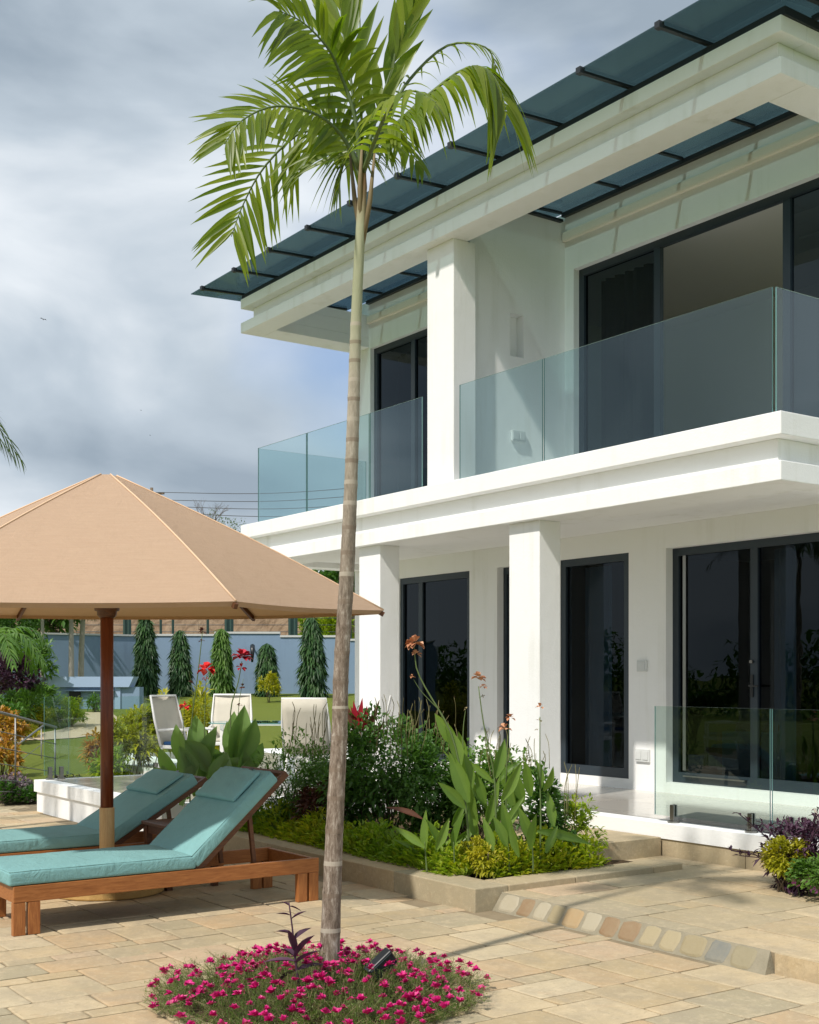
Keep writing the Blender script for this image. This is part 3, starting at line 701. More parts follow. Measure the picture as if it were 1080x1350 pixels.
for a, b in zip(range(0, 10), range(1, 11)):
    y0, y1 = 8.09 + a*1.0, 8.09 + b*1.0 - .012
    if a == 0: continue
    mb.box(XR-.02+.6*0+.02, xo, y0, y1, 7.33, 7.342)
mb.box(-6.19, xo, 8.09, 9.07, 7.325, 7.337)
can2 = mb.build('canopy_glass', M_CAN, villa)
for a in range(1, 10): MB().box(XR, xo+.03, 8.07 + a, 8.11 + a, 7.285, 7.328).build('canopy_rib', M_FRB, can2)

# things in the rooms -------------------------------------------------------
bt = thing('lounger_reflection', 'wooden frame with a turquoise cushion, standing in for a lounger mirrored in the sliding door', 'reflection stand-in', (-9.05, 11.35, FZ+.02))  # added indoors in place of a lounger's reflection in the door glass
mb = MB(); 
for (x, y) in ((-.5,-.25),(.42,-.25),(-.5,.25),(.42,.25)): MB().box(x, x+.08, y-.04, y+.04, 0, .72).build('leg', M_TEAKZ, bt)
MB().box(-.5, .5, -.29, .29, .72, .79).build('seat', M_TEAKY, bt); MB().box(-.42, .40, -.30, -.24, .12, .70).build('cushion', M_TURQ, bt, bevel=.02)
sofa = thing('sofa', 'grey rounded sofa back just visible through the upstairs balcony glass', 'sofa', (-10.0, 11.9, 3.88))
MB().box(-.5, .5, -.4, .4, .1, .42).build('seat', M_DK, sofa, bevel=.05); MB().box(-.5, .5, .28, .42, .42, .78).build('backrest', mat('grey_fabric', fabric_b((.18,.17,.17))), sofa, bevel=.05)
MB().box(-.44, -.38, -.3, .3, 0, .1).build('leg', M_BLACK, sofa); MB().box(.38, .44, -.3, .3, 0, .1).build('leg', M_BLACK, sofa)
ac = MB().box(-9.6, -8.9, 12.6, 12.75, 6.925, 6.948).build('ceiling_vent', M_WHITEM); tag(ac, 'slim white air vent in the upstairs room ceiling', 'vent')

# terrace glass fences on steel spigots ----------------------------------------
def fence(name, label, loc, panels, spigs, zt_):
    o = thing(name, label, 'glass fence', loc, world=True)
    for a, b in panels: gpanel(a, b, FZ+.055, zt_, o, M_BALU if b[1] == 5.79 else M_BAL)
    for (x, y, rz) in spigs:
        M = Matrix.Translation((x, y, FZ+.004)) @ Matrix.Rotation(rz, 4, 'Z')
        s = MB(); s.box(-.024, .024, -.026, -.009, .012, .16, M); s.box(-.024, .024, .009, .026, .012, .16, M); s.box(-.024, .024, -.0089, .0089, .012, .054, M)
        sp = s.build('spigot', M_STEEL, o, bevel=.003)
        q = MB(); q.tube([M @ Vector((0,0,0)), M @ Vector((0,0,.012))], .055, 20, smooth=False); q.build('base_plate', M_STEEL, sp)
    return o
YT = 8.50
fence('glass_fence', 'frameless glass fence on steel spigots before the large sliding door', (-6.8, YT, FZ),
      [((-8.07,YT),(-6.76,YT)), ((-6.745,YT),(-5.4,YT)), ((-5.385,YT),(-4.1,YT))], [(-7.84,YT,0),(-6.96,YT,0),(-6.56,YT,0),(-5.6,YT,0),(-5.2,YT,0)], 1.345)
XT = -15.85
fence('glass_fence', 'frameless glass fence at the far left edge of the terrace by the lawn', (XT, 6.2, FZ),
      [((XT,5.46),(XT,5.79)), ((XT,5.80),(XT,7.35))], [(XT,5.54,R(90)),(XT,5.69,R(90)),(XT,6.3,R(90)),(XT,7.0,R(90))], 1.36)

# ================================================================== LOUNGERS, UMBRELLA
def lounger(loc, ang, label, blen=.93):
    o = thing('sun_lounger', label, 'sun lounger', loc, group='sun loungers by the umbrella')
    Wd = .78; Ln = 2.37; zr = .22
    for sx in (0, 1):
        x0, x1 = (-.036, 0) if sx == 0 else (-Wd, -Wd+.036)
        MB().box(x0, x1, .002, Ln, zr+.001, .33).build('side_rail', M_TEAKY, o, bevel=.004)
        xi = (-.05, -.001) if sx == 0 else (-Wd+.001, -Wd+.05)
        for yy in (0, Ln-.185):
            for k in (0, 1):
                y0 = yy + k*.10
                MB().box(xi[0], xi[1]+.0, y0, y0+.083, 0, zr).build('leg', M_TEAKZ, o, bevel=.004)
    MB().box(-Wd+.037, -.037, .005, .04, zr, .325).build('end_rail', M_TEAKY, o, bevel=.003)
    MB().box(-Wd+.037, -.037, Ln-.04, Ln-.005, zr, .325).build('end_rail', M_TEAKY, o, bevel=.003)
    MB().box(-Wd+.037, -.037, 1.30, 1.335, zr, .30).build('end_rail', M_DWOOD, o, bevel=.003)
    sl = MB(); y = .06
    while y < 1.26: sl.box(-Wd+.04, -.04, y, y+.06, .295, .312); y += .09
    sl.build('slatted_base', M_DWOOD, o)
    a = R(ang); H = Matrix.Translation((0, 1.35, .30)) @ Matrix.Rotation(a, 4, 'X')
    fb = MB()
    for x in (-.075, -Wd+.04): fb.box(x, x+.035, 0, 1.03, -.02, .03, H)
    fb.box(-Wd+.075, -.075, 1.0, 1.03, -.02, .03, H)
    y = .04
    while y < .98: fb.box(-Wd+.075, -.075, y, y+.065, .005, .022, H); y += .095
    fb.build('backrest_frame', M_DWOOD, o, bevel=.003)
    for x in (-.12, -Wd+.10):
        pr_ = MB(); top = H @ Vector((x, .62, -.02)); pr_.bar(top, (x, top.y+.05, .25), .03, .03, up=(0,1,0)); pr_.build('prop', M_DWOOD, o)
    def cushion(name, x0, x1, y0, y1, z0, z1, M, parent, puff=.012, th=.02):
        nx_, ny_ = 10, 22; mb = MB(); mbp = MB(); V = []; F = []
        for side in (0, 1):
            for i in range(nx_+1):
                for j in range(ny_+1):
                    u = i/nx_; v = j/ny_; e = min(u, 1-u, .25)*4; g = min(v, 1-v, .12)/.12
                    z = (z1 + puff*(math.sqrt(e)*math.sqrt(g)) + .0035*math.sin(v*19+u*7)*math.sin(u*5+1) + .004*math.exp(-((v-.5+.1*math.sin(u*6))/.03)**2)*math.sin(u*9)) if side else z0
                    s = 1 if side == 0 else 1
                    V.append(M @ Vector((x0+(x1-x0)*u, y0+(y1-y0)*v, z)))
        n1 = (nx_+1)*(ny_+1); id_ = lambda s, i, j: s*n1 + i*(ny_+1) + j
        for i in range(nx_):
            for j in range(ny_):
                F.append((id_(1,i,j), id_(1,i+1,j), id_(1,i+1,j+1), id_(1,i,j+1))); F.append((id_(0,i,j), id_(0,i,j+1), id_(0,i+1,j+1), id_(0,i+1,j)))
        for i in range(nx_): F.append((id_(0,i,0), id_(0,i+1,0), id_(1,i+1,0), id_(1,i,0))); F.append((id_(0,i+1,ny_), id_(0,i,ny_), id_(1,i,ny_), id_(1,i+1,ny_)))
        for j in range(ny_): F.append((id_(0,0,j+1), id_(0,0,j), id_(1,0,j), id_(1,0,j+1))); F.append((id_(0,nx_,j), id_(0,nx_,j+1), id_(1,nx_,j+1), id_(1,nx_,j)))
        mb.add(V, F, smooth=True); ob = mb.build(name, M_TEAL, parent)
        g = th*.45; zz = z1 - .002
        for (a_, b_, c_, d_) in ((x0+g,y0+g,x1-g,y0+g),(x1-g,y0+g,x1-g,y1-g),(x1-g,y1-g,x0+g,y1-g),(x0+g,y1-g,x0+g,y0+g)):
            if name != 'pillow': mbp.tube([M @ Vector((a_ + (c_-a_)*k/8, b_ + (d_-b_)*k/8, zz + .0015*math.sin(k*2.2+a_*9))) for k in range(9)], .0045, 6)
        if name != 'pillow': mbp.build('piping', M_TEAL, ob)
        b = ob.modifiers.new('bevel', 'BEVEL'); b.width = th; b.segments = 4; b.limit_method = 'ANGLE'; b.angle_limit = R(50)
        return ob
    I = Matrix()
    cushion('seat_cushion', -Wd+.005, -.005, -.03, 1.335, .333, .43, I, o)
    bc = cushion('back_cushion', -Wd+.005, -.005, -.005+.03, blen, .03, .13, H, o)
    cushion('pillow', -Wd+.06, -.08, blen-.36, blen-.05, .144, .172, H, bc, .02, .012)
    st = MB(); st.box(-.30, -.24, blen-.09, blen-.01, .149, .153, H); st.build('strap', M_BLACK, bc)
    return o
lounger((-8.29, 2.65, -.12), 42, 'teak sun lounger with teal cushions, in front of the umbrella pole, backrest steeper')
lounger((-9.9, 2.65, -.12), 31, 'teak sun lounger with teal cushions behind the umbrella pole, its backrest set lower')
tb = thing('side_table', 'low dark wooden side table between the two sun loungers', 'side table', (-9.8, 4.21, -.12))
MB().box(-.02, .47, 0, .5, .50, .53).build('tabletop', M_DWOOD, tb, bevel=.004)
for x in (0, .4):
    for y in (.02, .43): MB().box(x, x+.05, y, y+.05, 0, .499).build('leg', M_DWOOD, tb)
MB().box(.003, .447, .03, .06, .43, .498).build('apron', M_DWOOD, tb); MB().box(.003, .447, .44, .47, .43, .498).build('apron', M_DWOOD, tb)

UX, UY = -9.62, 3.83
um = thing('patio_umbrella', 'large tan canvas parasol on a varnished wooden pole above the loungers', 'umbrella', (UX, UY, -.12), world=True)
C0 = Vector((UX, UY, 0)); fwd = Vector((-cy_, sy_, 0))
def uz(p, z): return z + .025 * (Vector(p) - C0).dot(fwd)
RU = 2.24; corners = []
for k in range(6):
    a = R(60*k + 0); p = C0 + Vector((math.cos(a)*RU, math.sin(a)*RU, 0)); corners.append(Vector((p.x, p.y, uz(p, 2.155))))
TOPZ = 3.235; tops = []
for k in range(6):
    a = R(60*k); tops.append(C0 + Vector((math.cos(a)*.075, math.sin(a)*.075, TOPZ)))
mb = MB(); NS = 16; NT = 12
for k in range(6):
    A, B, ta, tb_ = corners[k], corners[(k+1) % 6], tops[k], tops[(k+1) % 6]
    grid = []
    for i in range(NS+1):
        s = i/NS; row = []
        for j in range(NT+1):
            t = j/NT; ea = ta.lerp(A, s); eb = tb_.lerp(B, s)
            # ribs bow up slightly, cloth sags between them, hem curves in
            bow = .035*math.sin(math.pi*s)
            p = ea.lerp(eb, t); w_ = 4*t*(1-t)
            p = p + Vector((0, 0, bow - .03*w_*s*(1.3-s)*1.2))
            if s > .5: p = p + (C0 + Vector((0,0,p.z)) - p) * (.035*w_*((s-.5)/.5)**2)
            row.append(p)
        grid.append(row)
    b = len(mb.v); V = [p for r in grid for p in r]
    F = [(i*(NT+1)+j, (i+1)*(NT+1)+j, (i+1)*(NT+1)+j+1, i*(NT+1)+j+1) for i in range(NS) for j in range(NT)]
    mb.add(V, F, smooth=True)
    # folded hem
    h = [grid[NS][j] for j in range(NT+1)]
    mb.add([p for p in h] + [p + (C0 + Vector((0,0,p.z)) - p)*.014 + Vector((0,0,-.032)) for p in h], [(j, j+1, NT+2+j, NT+1+j) for j in range(NT)], smooth=True)
mb.add(tops + [C0+Vector((0,0,TOPZ+.012))], [(k, (k+1) % 6, 6) for k in range(6)], smooth=False)
canopy = mb.build('canopy', M_CANVAS, um)
for k in range(6):
    pts = [tops[k].lerp(corners[k], s/10) + Vector((0, 0, .035*math.sin(math.pi*s/10)+.004)) for s in range(11)]
    MB().tube(pts, .007, 6).build('seam_piping', M_PIPE, canopy)
    rb = MB(); q = [tops[k].lerp(corners[k], s/8) + Vector((0, 0, .035*math.sin(math.pi*s/8)-.035)) for s in range(1, 9)]
    for a_, b_ in zip(q[:-1], q[1:]): rb.bar(a_, b_, .028, .038)
    rb = rb.build('rib', M_DWOOD, um)
    MB().bar(C0 + Vector((math.cos(R(60*k))*.05, math.sin(R(60*k))*.05, 2.24)), tops[k].lerp(corners[k], .55) + Vector((0,0,-.05)), .022, .03).build('strut', M_DWOOD, rb)
MB().tube([C0+Vector((0,0,.2)), C0+Vector((0,0,1.2)), C0+Vector((0,0,3.2))], .052, 20).build('pole', M_POLE, um)
MB().tube([C0+Vector((0,0,-.05)), C0+Vector((0,0,.56))], .060, 20).build('pole_sleeve', M_SLEEVE, um, bevel=.004)
hb = MB(); hb.tube([C0+Vector((0,0,z)) for z in (2.09,2.11,2.14,2.145,2.20,2.25)], [.062,.078,.080,.098,.105,.06], 16); hb.build('runner_hub', M_DWOOD, um)
MB().tube([C0+Vector((0,0,z)) for z in (-.12,-.115,-.05,-.035)], [.44,.46,.46,.42], 28, smooth=False).build('base', M_BASE, um, bevel=.01)

# ================================================================== PALMS
def catmull(P, n):
    P = [P[0]*2-P[1]] + list(P) + [P[-1]*2-P[-2]]; out = []; m = len(P)-3
    for i in range(n+1):
        u = i/n*m; k = min(int(u), m-1); t = u-k; a, b, c, d = P[k:k+4]
        out.append(0.5*((b*2)+(c-a)*t+(a*2-b*5+c*4-d)*t*t+(b*3-a-c*3+d)*t*t*t))
    return out
CAMF = Vector((-cy_, sy_, 0))
def frond(ctrl, nl, Lm, W, parent, face=0.0, droop=.5, m=None, mr=None, t0=.12, r0=.014, lift=.1, ang=(70, 28), seg=4, lprof=None, fold=.15, sides=(1,1), name='frond', jit=.08):
    """one feather leaf: a tapering rachis with two ranks of leaflets. face: how far the blade is turned to face the viewer's side"""
    m = m or M_PALM; mr = mr or M_STEM
    C = catmull([Vector(p) for p in ctrl], 60); mb = MB(); mb.tube(C[::3], [r0*(1-.85*i/20) for i in range(21)], 6); nf = len(mb.f)
    P = []; D = []; LL = []; UU = []; DR = []
    for side in (-1, 1):
        if not sides[(side+1)//2]: continue
        for k in range(nl):
            t = t0 + (1-t0)*(k + .5*random.random())/nl; i = min(59, int(t*60)); T = (C[i+1]-C[i]).normalized(); p = C[i].lerp(C[i+1], t*60-i)
            ref = (Vector((0,0,1))*(1-face) + CAMF*(-face)).normalized(); S = T.cross(ref).normalized(); up = S.cross(T)
            a = R(ang[0] + (ang[1]-ang[0])*t) + random.gauss(0, jit)
            d = T*math.cos(a) + S*side*math.sin(a) + up*(lift + random.gauss(0, jit))
            lp = lprof(t) if lprof else (math.sin(math.pi*min(1, .18 + .80*(t**.9))) ** .6)
            P.append(p); D.append(d); LL.append(Lm*lp*random.uniform(.9, 1.08)); UU.append(up); DR.append(droop*random.uniform(.75, 1.3))
    V, F, Cc = leaves(P, D, LL, W, seg, DR, fold, None, np.array([tuple(u) for u in UU]), .32)
    mb.add(V, F, Cc, smooth=True)
    for i in range(nf): mb.m[i] = 1
    return mb.build(name, [m, mr], parent)
# main palm
DP = 6.95
pb = onz(433, 1301, -.12); pc = at(478, 262, DP)
palm = thing('palm_tree', 'slender ringed palm rising from the magenta flower bed in front of the villa', 'palm tree', pb, world=True)
tx = [(433,1310),(437,1200),(442,1080),(448,960),(450,880),(457,760),(462,650),(466,540),(469,440),(473,350),(476,300),(478,250),(479,225)]
axis = [at(x, y, DP) for x, y in tx]; wpx = [28.5,25,23,21,20,19.5,17.5,16,14.5,13.5,13.5,11,8]
ax = catmull(axis, 240); seglen = (ax[-1]-ax[0]).length/240
ringz = []; z = .12; k = 0
while z < 3.75: ringz.append(z); z += max(.085, .20 - .028*z) * (1 + .12*math.sin(k*2.3)); k += 1
mb = MB(); NR = 20; V = []; F = []; Cc = []
for i, p in enumerate(ax):
    f_ = i/240*(len(wpx)-1); a = int(min(f_, len(wpx)-2)); r = (wpx[a] + (wpx[a+1]-wpx[a])*(f_-a)) / FPX * DP / 2
    near = min((abs(p.z+.12 - q) for q in ringz), default=1); r *= 1 + .06*math.exp(-(near/.012)**2) - .0
    for q in range(NR):
        th = 2*math.pi*q/NR; rr = r*(1 + .025*math.sin(3*th + p.z*2) + .012*math.sin(7*th + p.z*31)); V.append((p.x+math.cos(th)*rr, p.y+math.sin(th)*rr, p.z))
for i in range(240):
    zc = (ax[i].z+ax[i+1].z)/2 + .12; dn = min(((zc-q) for q in ringz), key=abs); tone = .45
    if 0 <= dn < .010: tone = .85
    elif -.012 < dn < 0: tone = .15
    for q in range(NR): F.append((i*NR+q, i*NR+(q+1)%NR, (i+1)*NR+(q+1)%NR, (i+1)*NR+q)); Cc.append(tone if zc < 3.9 else .45)
mb.add(V, F, Cc, smooth=True); mb.build('trunk', M_TRUNK, palm)
sh = MB(); 
for k, (dx, dy) in enumerate(((.03,0),(-.035,.01),(.01,-.03),(-.015,.04))):
    b = at(477, 330-k*10, DP); t_ = at(478+dx*400, 205-k*6, DP) + Vector((dx, dy, 0))
    sh.tube([b, b.lerp(t_, .5) + Vector((dx*.6, dy*.6, 0)), t_], [.013, .014, .006], 7)
sh.build('leaf_sheath', mat('sheath_brown', lambda t: princ(t, mixc(t, noise(t, coords(t, (1,1,.15)), 30, 4), (.13,.07,.04), (.27,.23,.12)), .8)), palm)
def pf(pts, **kw):
    """frond control points as (photo x, photo y, metres nearer(-)/farther(+) than the trunk)"""
    return frond([at(x, y, DP + dz) for x, y, dz in pts], parent=palm, **kw)
LP = .46
flat = lambda t: .62 + .42*math.sin(math.pi*min(1, .1+t*.85))
pf([(474,222,0),(450,178,-.05),(415,150,-.15),(364,140,-.25),(320,158,-.35),(296,190,-.4)], nl=32, Lm=.31, W=0.0336, face=.68, droop=.16, ang=(78,34), lprof=flat, lift=0)
pf([(476,235,0),(455,190,.1),(420,174,.15),(391,178,.2),(347,222,.25),(320,271,.3),(305,312,.3)], nl=30, Lm=.40, W=0.0312, face=.95, droop=.14, ang=(84,32), lprof=flat, lift=0)
pf([(476,225,0),(468,155,-.05),(449,98,-.1),(431,62,-.2),(400,30,-.3),(368,14,-.4)], nl=24, Lm=.36, W=0.0384, face=.80, droop=.50, ang=(72,34), lprof=flat)
pf([(476,225,0),(470,170,.0),(462,100,0),(452,40,.05),(446,-30,.1)], nl=11, Lm=.45, W=0.0552, face=.9, droop=.05, ang=(38,14), t0=.35, lprof=lambda t: 1.0)
pf([(478,222,0),(492,170,.05),(510,110,.1),(530,50,.1),(548,-5,.1)], nl=7, Lm=.40, W=0.0660, face=.9, droop=.05, ang=(26,8), t0=.25, lprof=lambda t: .95)
pf([(479,225,0),(500,185,0),(524,162,-.05),(560,129,-.1),(609,92,-.15),(640,90,-.2),(659,115,-.22),(668,150,-.24)], nl=44, Lm=.25, W=0.0408, face=.25, droop=1.2, ang=(60,45), lift=.05, lprof=lambda t: .6+.5*math.sin(math.pi*min(1,.1+.8*t)), seg=6)
pf([(479,228,0),(498,175,-.25),(516,140,-.5),(545,120,-.75),(575,135,-.95)], nl=18, Lm=.24, W=0.0384, face=.2, droop=.85, ang=(66,35), seg=5)
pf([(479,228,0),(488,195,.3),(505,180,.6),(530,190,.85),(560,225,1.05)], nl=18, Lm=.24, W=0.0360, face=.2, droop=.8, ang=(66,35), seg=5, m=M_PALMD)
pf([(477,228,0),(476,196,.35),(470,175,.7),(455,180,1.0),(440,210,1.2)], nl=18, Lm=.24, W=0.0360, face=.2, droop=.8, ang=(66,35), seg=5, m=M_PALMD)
pf([(476,232,0),(468,205,.1),(462,200,.2),(452,220,.25),(446,255,.3)], nl=16, Lm=.26, W=0.0360, face=.3, droop=.8, ang=(66,35), seg=5)
pf([(478,225,0),(515,150,.1),(540,105,.15),(590,60,.2),(640,62,.2),(655,90,.2)], nl=14, Lm=.20, W=0.0168, face=.3, droop=.8, ang=(60,30), seg=5, t0=.3)
sp = MB(); sp.tube([at(478,222,DP), at(476,120,DP), at(474,-20,DP+.05)], [.010,.007,.002], 6); sp.build('spear_leaf', M_PALM, palm)

def palm_tree(base, h, nf, fl, label, group, nl=22, Lm=.5, W=.04, lean=(0,0), m=None, r=.06, droopf=1.0, seg=3, bark=None):
    o = thing('palm_tree', label, 'palm tree', base, group=group); rs = random.Random(int(h*100)+nf)
    top = Vector((lean[0], lean[1], h)); pts = [Vector((0,0,-.1)), Vector((lean[0]*.3, lean[1]*.3, h*.5)), top]
    MB().tube(catmull(pts, 14), [r*(1.15-.4*i/14) for i in range(15)], 10).build('trunk', bark or M_PALEB, o)
    for k in range(nf):
        a = 2*math.pi*(k+rs.uniform(-.3,.3))/nf; e = rs.uniform(.1, 1.0); L_ = fl*rs.uniform(.8,1.1)
        d = Vector((math.cos(a), math.sin(a), 0)); up = Vector((0,0,1))
        c = [top, top + d*L_*.25 + up*L_*(.15+.35*e), top + d*L_*.6 + up*L_*(.12+.45*e), top + d*L_*.95 + up*L_*(-.25*droopf+.4*e)]
        frond(c, nl, Lm, W, o, 0, .6, m or M_PALMD, None, .15, .012, .1, (65,30), seg)
    return o
palm_tree((-14.05, 3.15, -.12), 3.95, 11, 1.55, 'palm whose frond tips peek in at the left edge of the sky', None, 24, .5, .035, m=M_PALMD)

# ================================================================== FLOWER BED AT THE PALM
BC = at(419, 1300, 6.76); BC = Vector((BC.x, BC.y, -.12)); BR = .79
mb = MB(); V = []; F = []; n = 36
bs = MB()
bs.face([(BC.x + math.cos(2*math.pi*k/n)*BR*.94, BC.y + math.sin(2*math.pi*k/n)*BR*.94, -.112) for k in range(n)])
struct(bs.build('flower_bed_soil', M_SOIL))
def inbed():
    while True:
        x, y = random.uniform(-1,1), random.uniform(-1,1); r = math.hypot(x, y)
        if r < 1 * (1 + .07*math.sin(5*math.atan2(y, x)) - .05): return x*BR, y*BR, r
P = []; D = []; LL = []; WW = []; T = []; st = MB(); PF = []
for k in range(1700):
    x, y, r = inbed()
    if k > 1340: a_ = random.random()*6.28; x, y, r = math.cos(a_)*BR*random.uniform(.98,1.1), math.sin(a_)*BR*random.uniform(.98,1.1), .9
    h = random.uniform(.06, .19)*(1.15 - .85*r**2) + .015; lx, ly = x*.12*random.random()+random.uniform(-.06,.06), y*.12*random.random()+random.uniform(-.06,.06)
    b = Vector((BC.x+x, BC.y+y, -.12)); t_ = b + Vector((lx, ly, h)); m_ = b.lerp(t_, .5) + Vector((random.uniform(-.015,.015), random.uniform(-.015,.015), .01))
    st.tube([b, m_, t_], [.0022,.0018,.0012], 3, cap=False, col=random.random())
    for q in range(32):
        s = random.uniform(.2, 1.0); p = b.lerp(t_, s) + Vector((random.gauss(0,.014), random.gauss(0,.014), random.gauss(0,.008))); P.append(tuple(p)); d = rdir(1, -.2, .9)[0]; D.append(d); LL.append(random.uniform(.018, .034)); WW.append(random.uniform(.010, .016)); T.append(random.random())
    PF.append(t_)
V, F, C = leaves(P, D, LL, WW, 1, .1, .1, T, None, .5)
gc = MB().add(V, F, C).build('flowering_ground_cover', M_PORT)
tag(gc, 'low mat of fine-leaved succulent stems with magenta flowers round the palm foot', 'ground cover', kind='stuff')
st.build('stems', M_DRYST, gc)
def blossom(c, r, m, parent, n=14, name='flower', up=.3, seg=2, top=None):
    D = rdir(n, -.1, 1); D[:, 2] += up
    V, F, C = leaves(np.tile([c[0], c[1], c[2]], (n, 1)), D, np.random.default_rng(int(abs(c[0]*1e4))%99999).uniform(.75,1.1,n)*r, r*.85, seg, .05, .2, None, None, .65)
    return MB().add(V, F, C, smooth=False).build(name, m, parent)
PF = [p for p in PF if (p - BC).length > .1]
random.shuffle(PF); chosen = []
for p in PF:
    if all((p-q).length > .04 + .05*(.5+.5*math.sin(p.x*9+p.y*7)) for q in chosen): chosen.append(p)
    if len(chosen) >= 330: break
small = []
chosen.sort(key=lambda p: (p - cam.location).length)
for p in chosen[98:]:
    for k in range(12): small.append((p, rdir(1, -.1, 1)[0]))
V, F, C = leaves([tuple(a) for a, b in small], [b for a, b in small],   .032, .028, 2, .05, .2, None, None, .65); o = MB().add(V, F, C).build('flower', M_MAG, gc, kind='stuff')
for p in chosen[:98]:
    rr = random.uniform(.026, .044); blossom(p + Vector((0,0,random.uniform(.0,.03))), rr, M_MAG, gc, 16)
# spiky purple plant
pp = onz(392, 1285, -.06); pu = thing('purple_heart_plant', 'upright dark purple leafy stem left of the palm trunk in the flower bed', 'plant', pp, world=True)
dpp = 6.62
ax_ = [at(x, y, dpp) for x, y in ((394,1300),(389,1262),(386,1228),(381,1190))]
MB().tube(catmull(ax_, 10), [.008-.0004*i for i in range(11)], 6).build('stem', M_PURP, pu)
lv = [((389,1262),(412,1232),.06,.0),((389,1262),(372,1250),.045,.05),((390,1268),(352,1264),.03,.0),((390,1270),(418,1250),.034,-.1),((387,1240),(408,1222),.03,.05),((386,1232),(366,1226),.025,0),((384,1212),(402,1200),.02,0),((383,1207),(366,1203),.018,0),((382,1195),(396,1199),.016,.03),((382,1195),(372,1188),.016,0),((388,1255),(381,1225),.035,-.1),((391,1280),(425,1268),.03,.1),((390,1280),(368,1290),.03,.1)]
P = []; D = []; LL = []; WW = []
for a, b, w_, dz in lv:
    A = at(*a, dpp); B = at(*b, dpp+dz); P.append(tuple(A)); D.append(tuple(B-A)); LL.append((B-A).length*1.15); WW.append(w_*1.45)
V, F, C = leaves(P, D, LL, WW, 4, .12, .35, None, None, .35); MB().add(V, F, C, smooth=True).build('leaf', M_PURP, pu)
sl_ = thing('garden_spotlight', 'black rectangular spotlight tilted up at the palm from the flower bed', 'spotlight', onz(503, 1290, -.06), world=True)
c = at(502, 1272, 6.72); Mx = Matrix.Translation(c) @ Matrix.Rotation(math.atan2(cy_, sy_)+R(25), 4, 'Z') @ Matrix.Rotation(R(-38), 4, 'Y') @ Matrix.Rotation(R(14), 4, 'X')
MB().box(-.085, .085, -.03, .03, -.045, .045, Mx).build('housing', M_BLACK, sl_, bevel=.008)
MB().box(-.074, .074, -.036, -.0305, -.036, .036, Mx).build('lens', mat('dark_lens', lambda t: princ(t, (.02,.03,.035), .08)), sl_)
MB().tube([c + Vector((0,0,-.02)), c + Vector((0,.01,-.16))], .008, 8).build('bracket', M_BLACK, sl_)

# ================================================================== PLANTING BED
def clump_px(name, label, cat, px, py, d, base_d=None, rad=(.5,.4,.5), **kw): pass
shrub('leafy_shrub', 'big dense dark green shrub between the palm trunk and the cannas', 'shrub', (-10.0, 6.85, .03), (.78,.62,.70), 9500, M_SHRUB, .075, .036, clumps=26, ht=.52, seg=2, nst=16, zmin=-.8)
shrub('leafy_shrub', 'mid green twiggy shrub left of the palm trunk in front of the dining chairs', 'shrub', (-11.05, 6.45, .03), (.62,.5,.54), 5200, M_SHRUB2, .08, .022, clumps=20, ht=.46, seg=2, nst=16, zmin=-.8)
shrub('leafy_shrub', 'fine stemmed green bush behind the faded orange cannas beside the white pillar', 'shrub', (-9.25, 7.45, .03), (.62,.42,.50), 4200, M_SHRUB2, .07, .036, clumps=22, ht=.50, seg=2, nst=14, zmin=-.8)
shrub('leafy_shrub', 'small bush with round leaves at the right end of the planting bed', 'shrub', (-7.95, 6.95, .03), (.30,.28,.40), 1500, M_SHRUB, .065, .04, clumps=10, ht=.40, seg=2, nst=8, zmin=-.8)
shrub('bronze_shrub', 'reddish brown croton low against the left side of the palm trunk', 'shrub', (-10.35, 6.30, .03), (.26,.24,.30), 500, M_BRONZE, .11, .035, clumps=8, ht=.30)
# seed spikes above the shrubs
def spikes(label, spots, m=M_DRYST):
    o = thing('seed_spike_tuft', label, 'plant', spots[0][0], world=True); mb = MB(); P = []; D = []
    for base, tip in spots:
        base = Vector(base); tip = Vector(tip); mid = base.lerp(tip, .6) + Vector((random.uniform(-.03,.03), random.uniform(-.03,.03), .03))
        c = catmull([base, mid, tip], 8); mb.tube(c, [.0035]*8+[.002], 4, col=.1)
        for k in range(10):
            q = c[random.randint(3, 8)]; P.append(tuple(q)); D.append(rdir(1)[0])
    mb.build('stalk', m, o); V, F, C = leaves(P, D, .018, .009, 1, 0, .1); MB().add(V, F, C).build('seeds', M_BRONZE, o)
def spk(x0, x1, y0, y1, d, n, ln=45):
    out_ = []
    for _ in range(n):
        x = random.uniform(x0, x1); y = random.uniform(y0, y1); out_.append((at(x+random.uniform(-8,8), y+ln, d), at(x, y, d+random.uniform(-.2,.2))))
    return out_
spikes('thin dark seed stalks rising from the big dark shrub', spk(490, 600, 915, 955, 11.4, 40))
spikes('thin dark seed stalks arching over the twiggy shrub left of the palm', spk(385, 435, 925, 960, 12.0, 16))
spikes('thin seed stalks above the fine green bush beside the white pillar', spk(625, 720, 955, 1005, 10.7, 26))
spikes('fine stalk with buds leaning right at the end of the planting bed', spk(742, 772, 1000, 1030, 10.2, 5, 70))

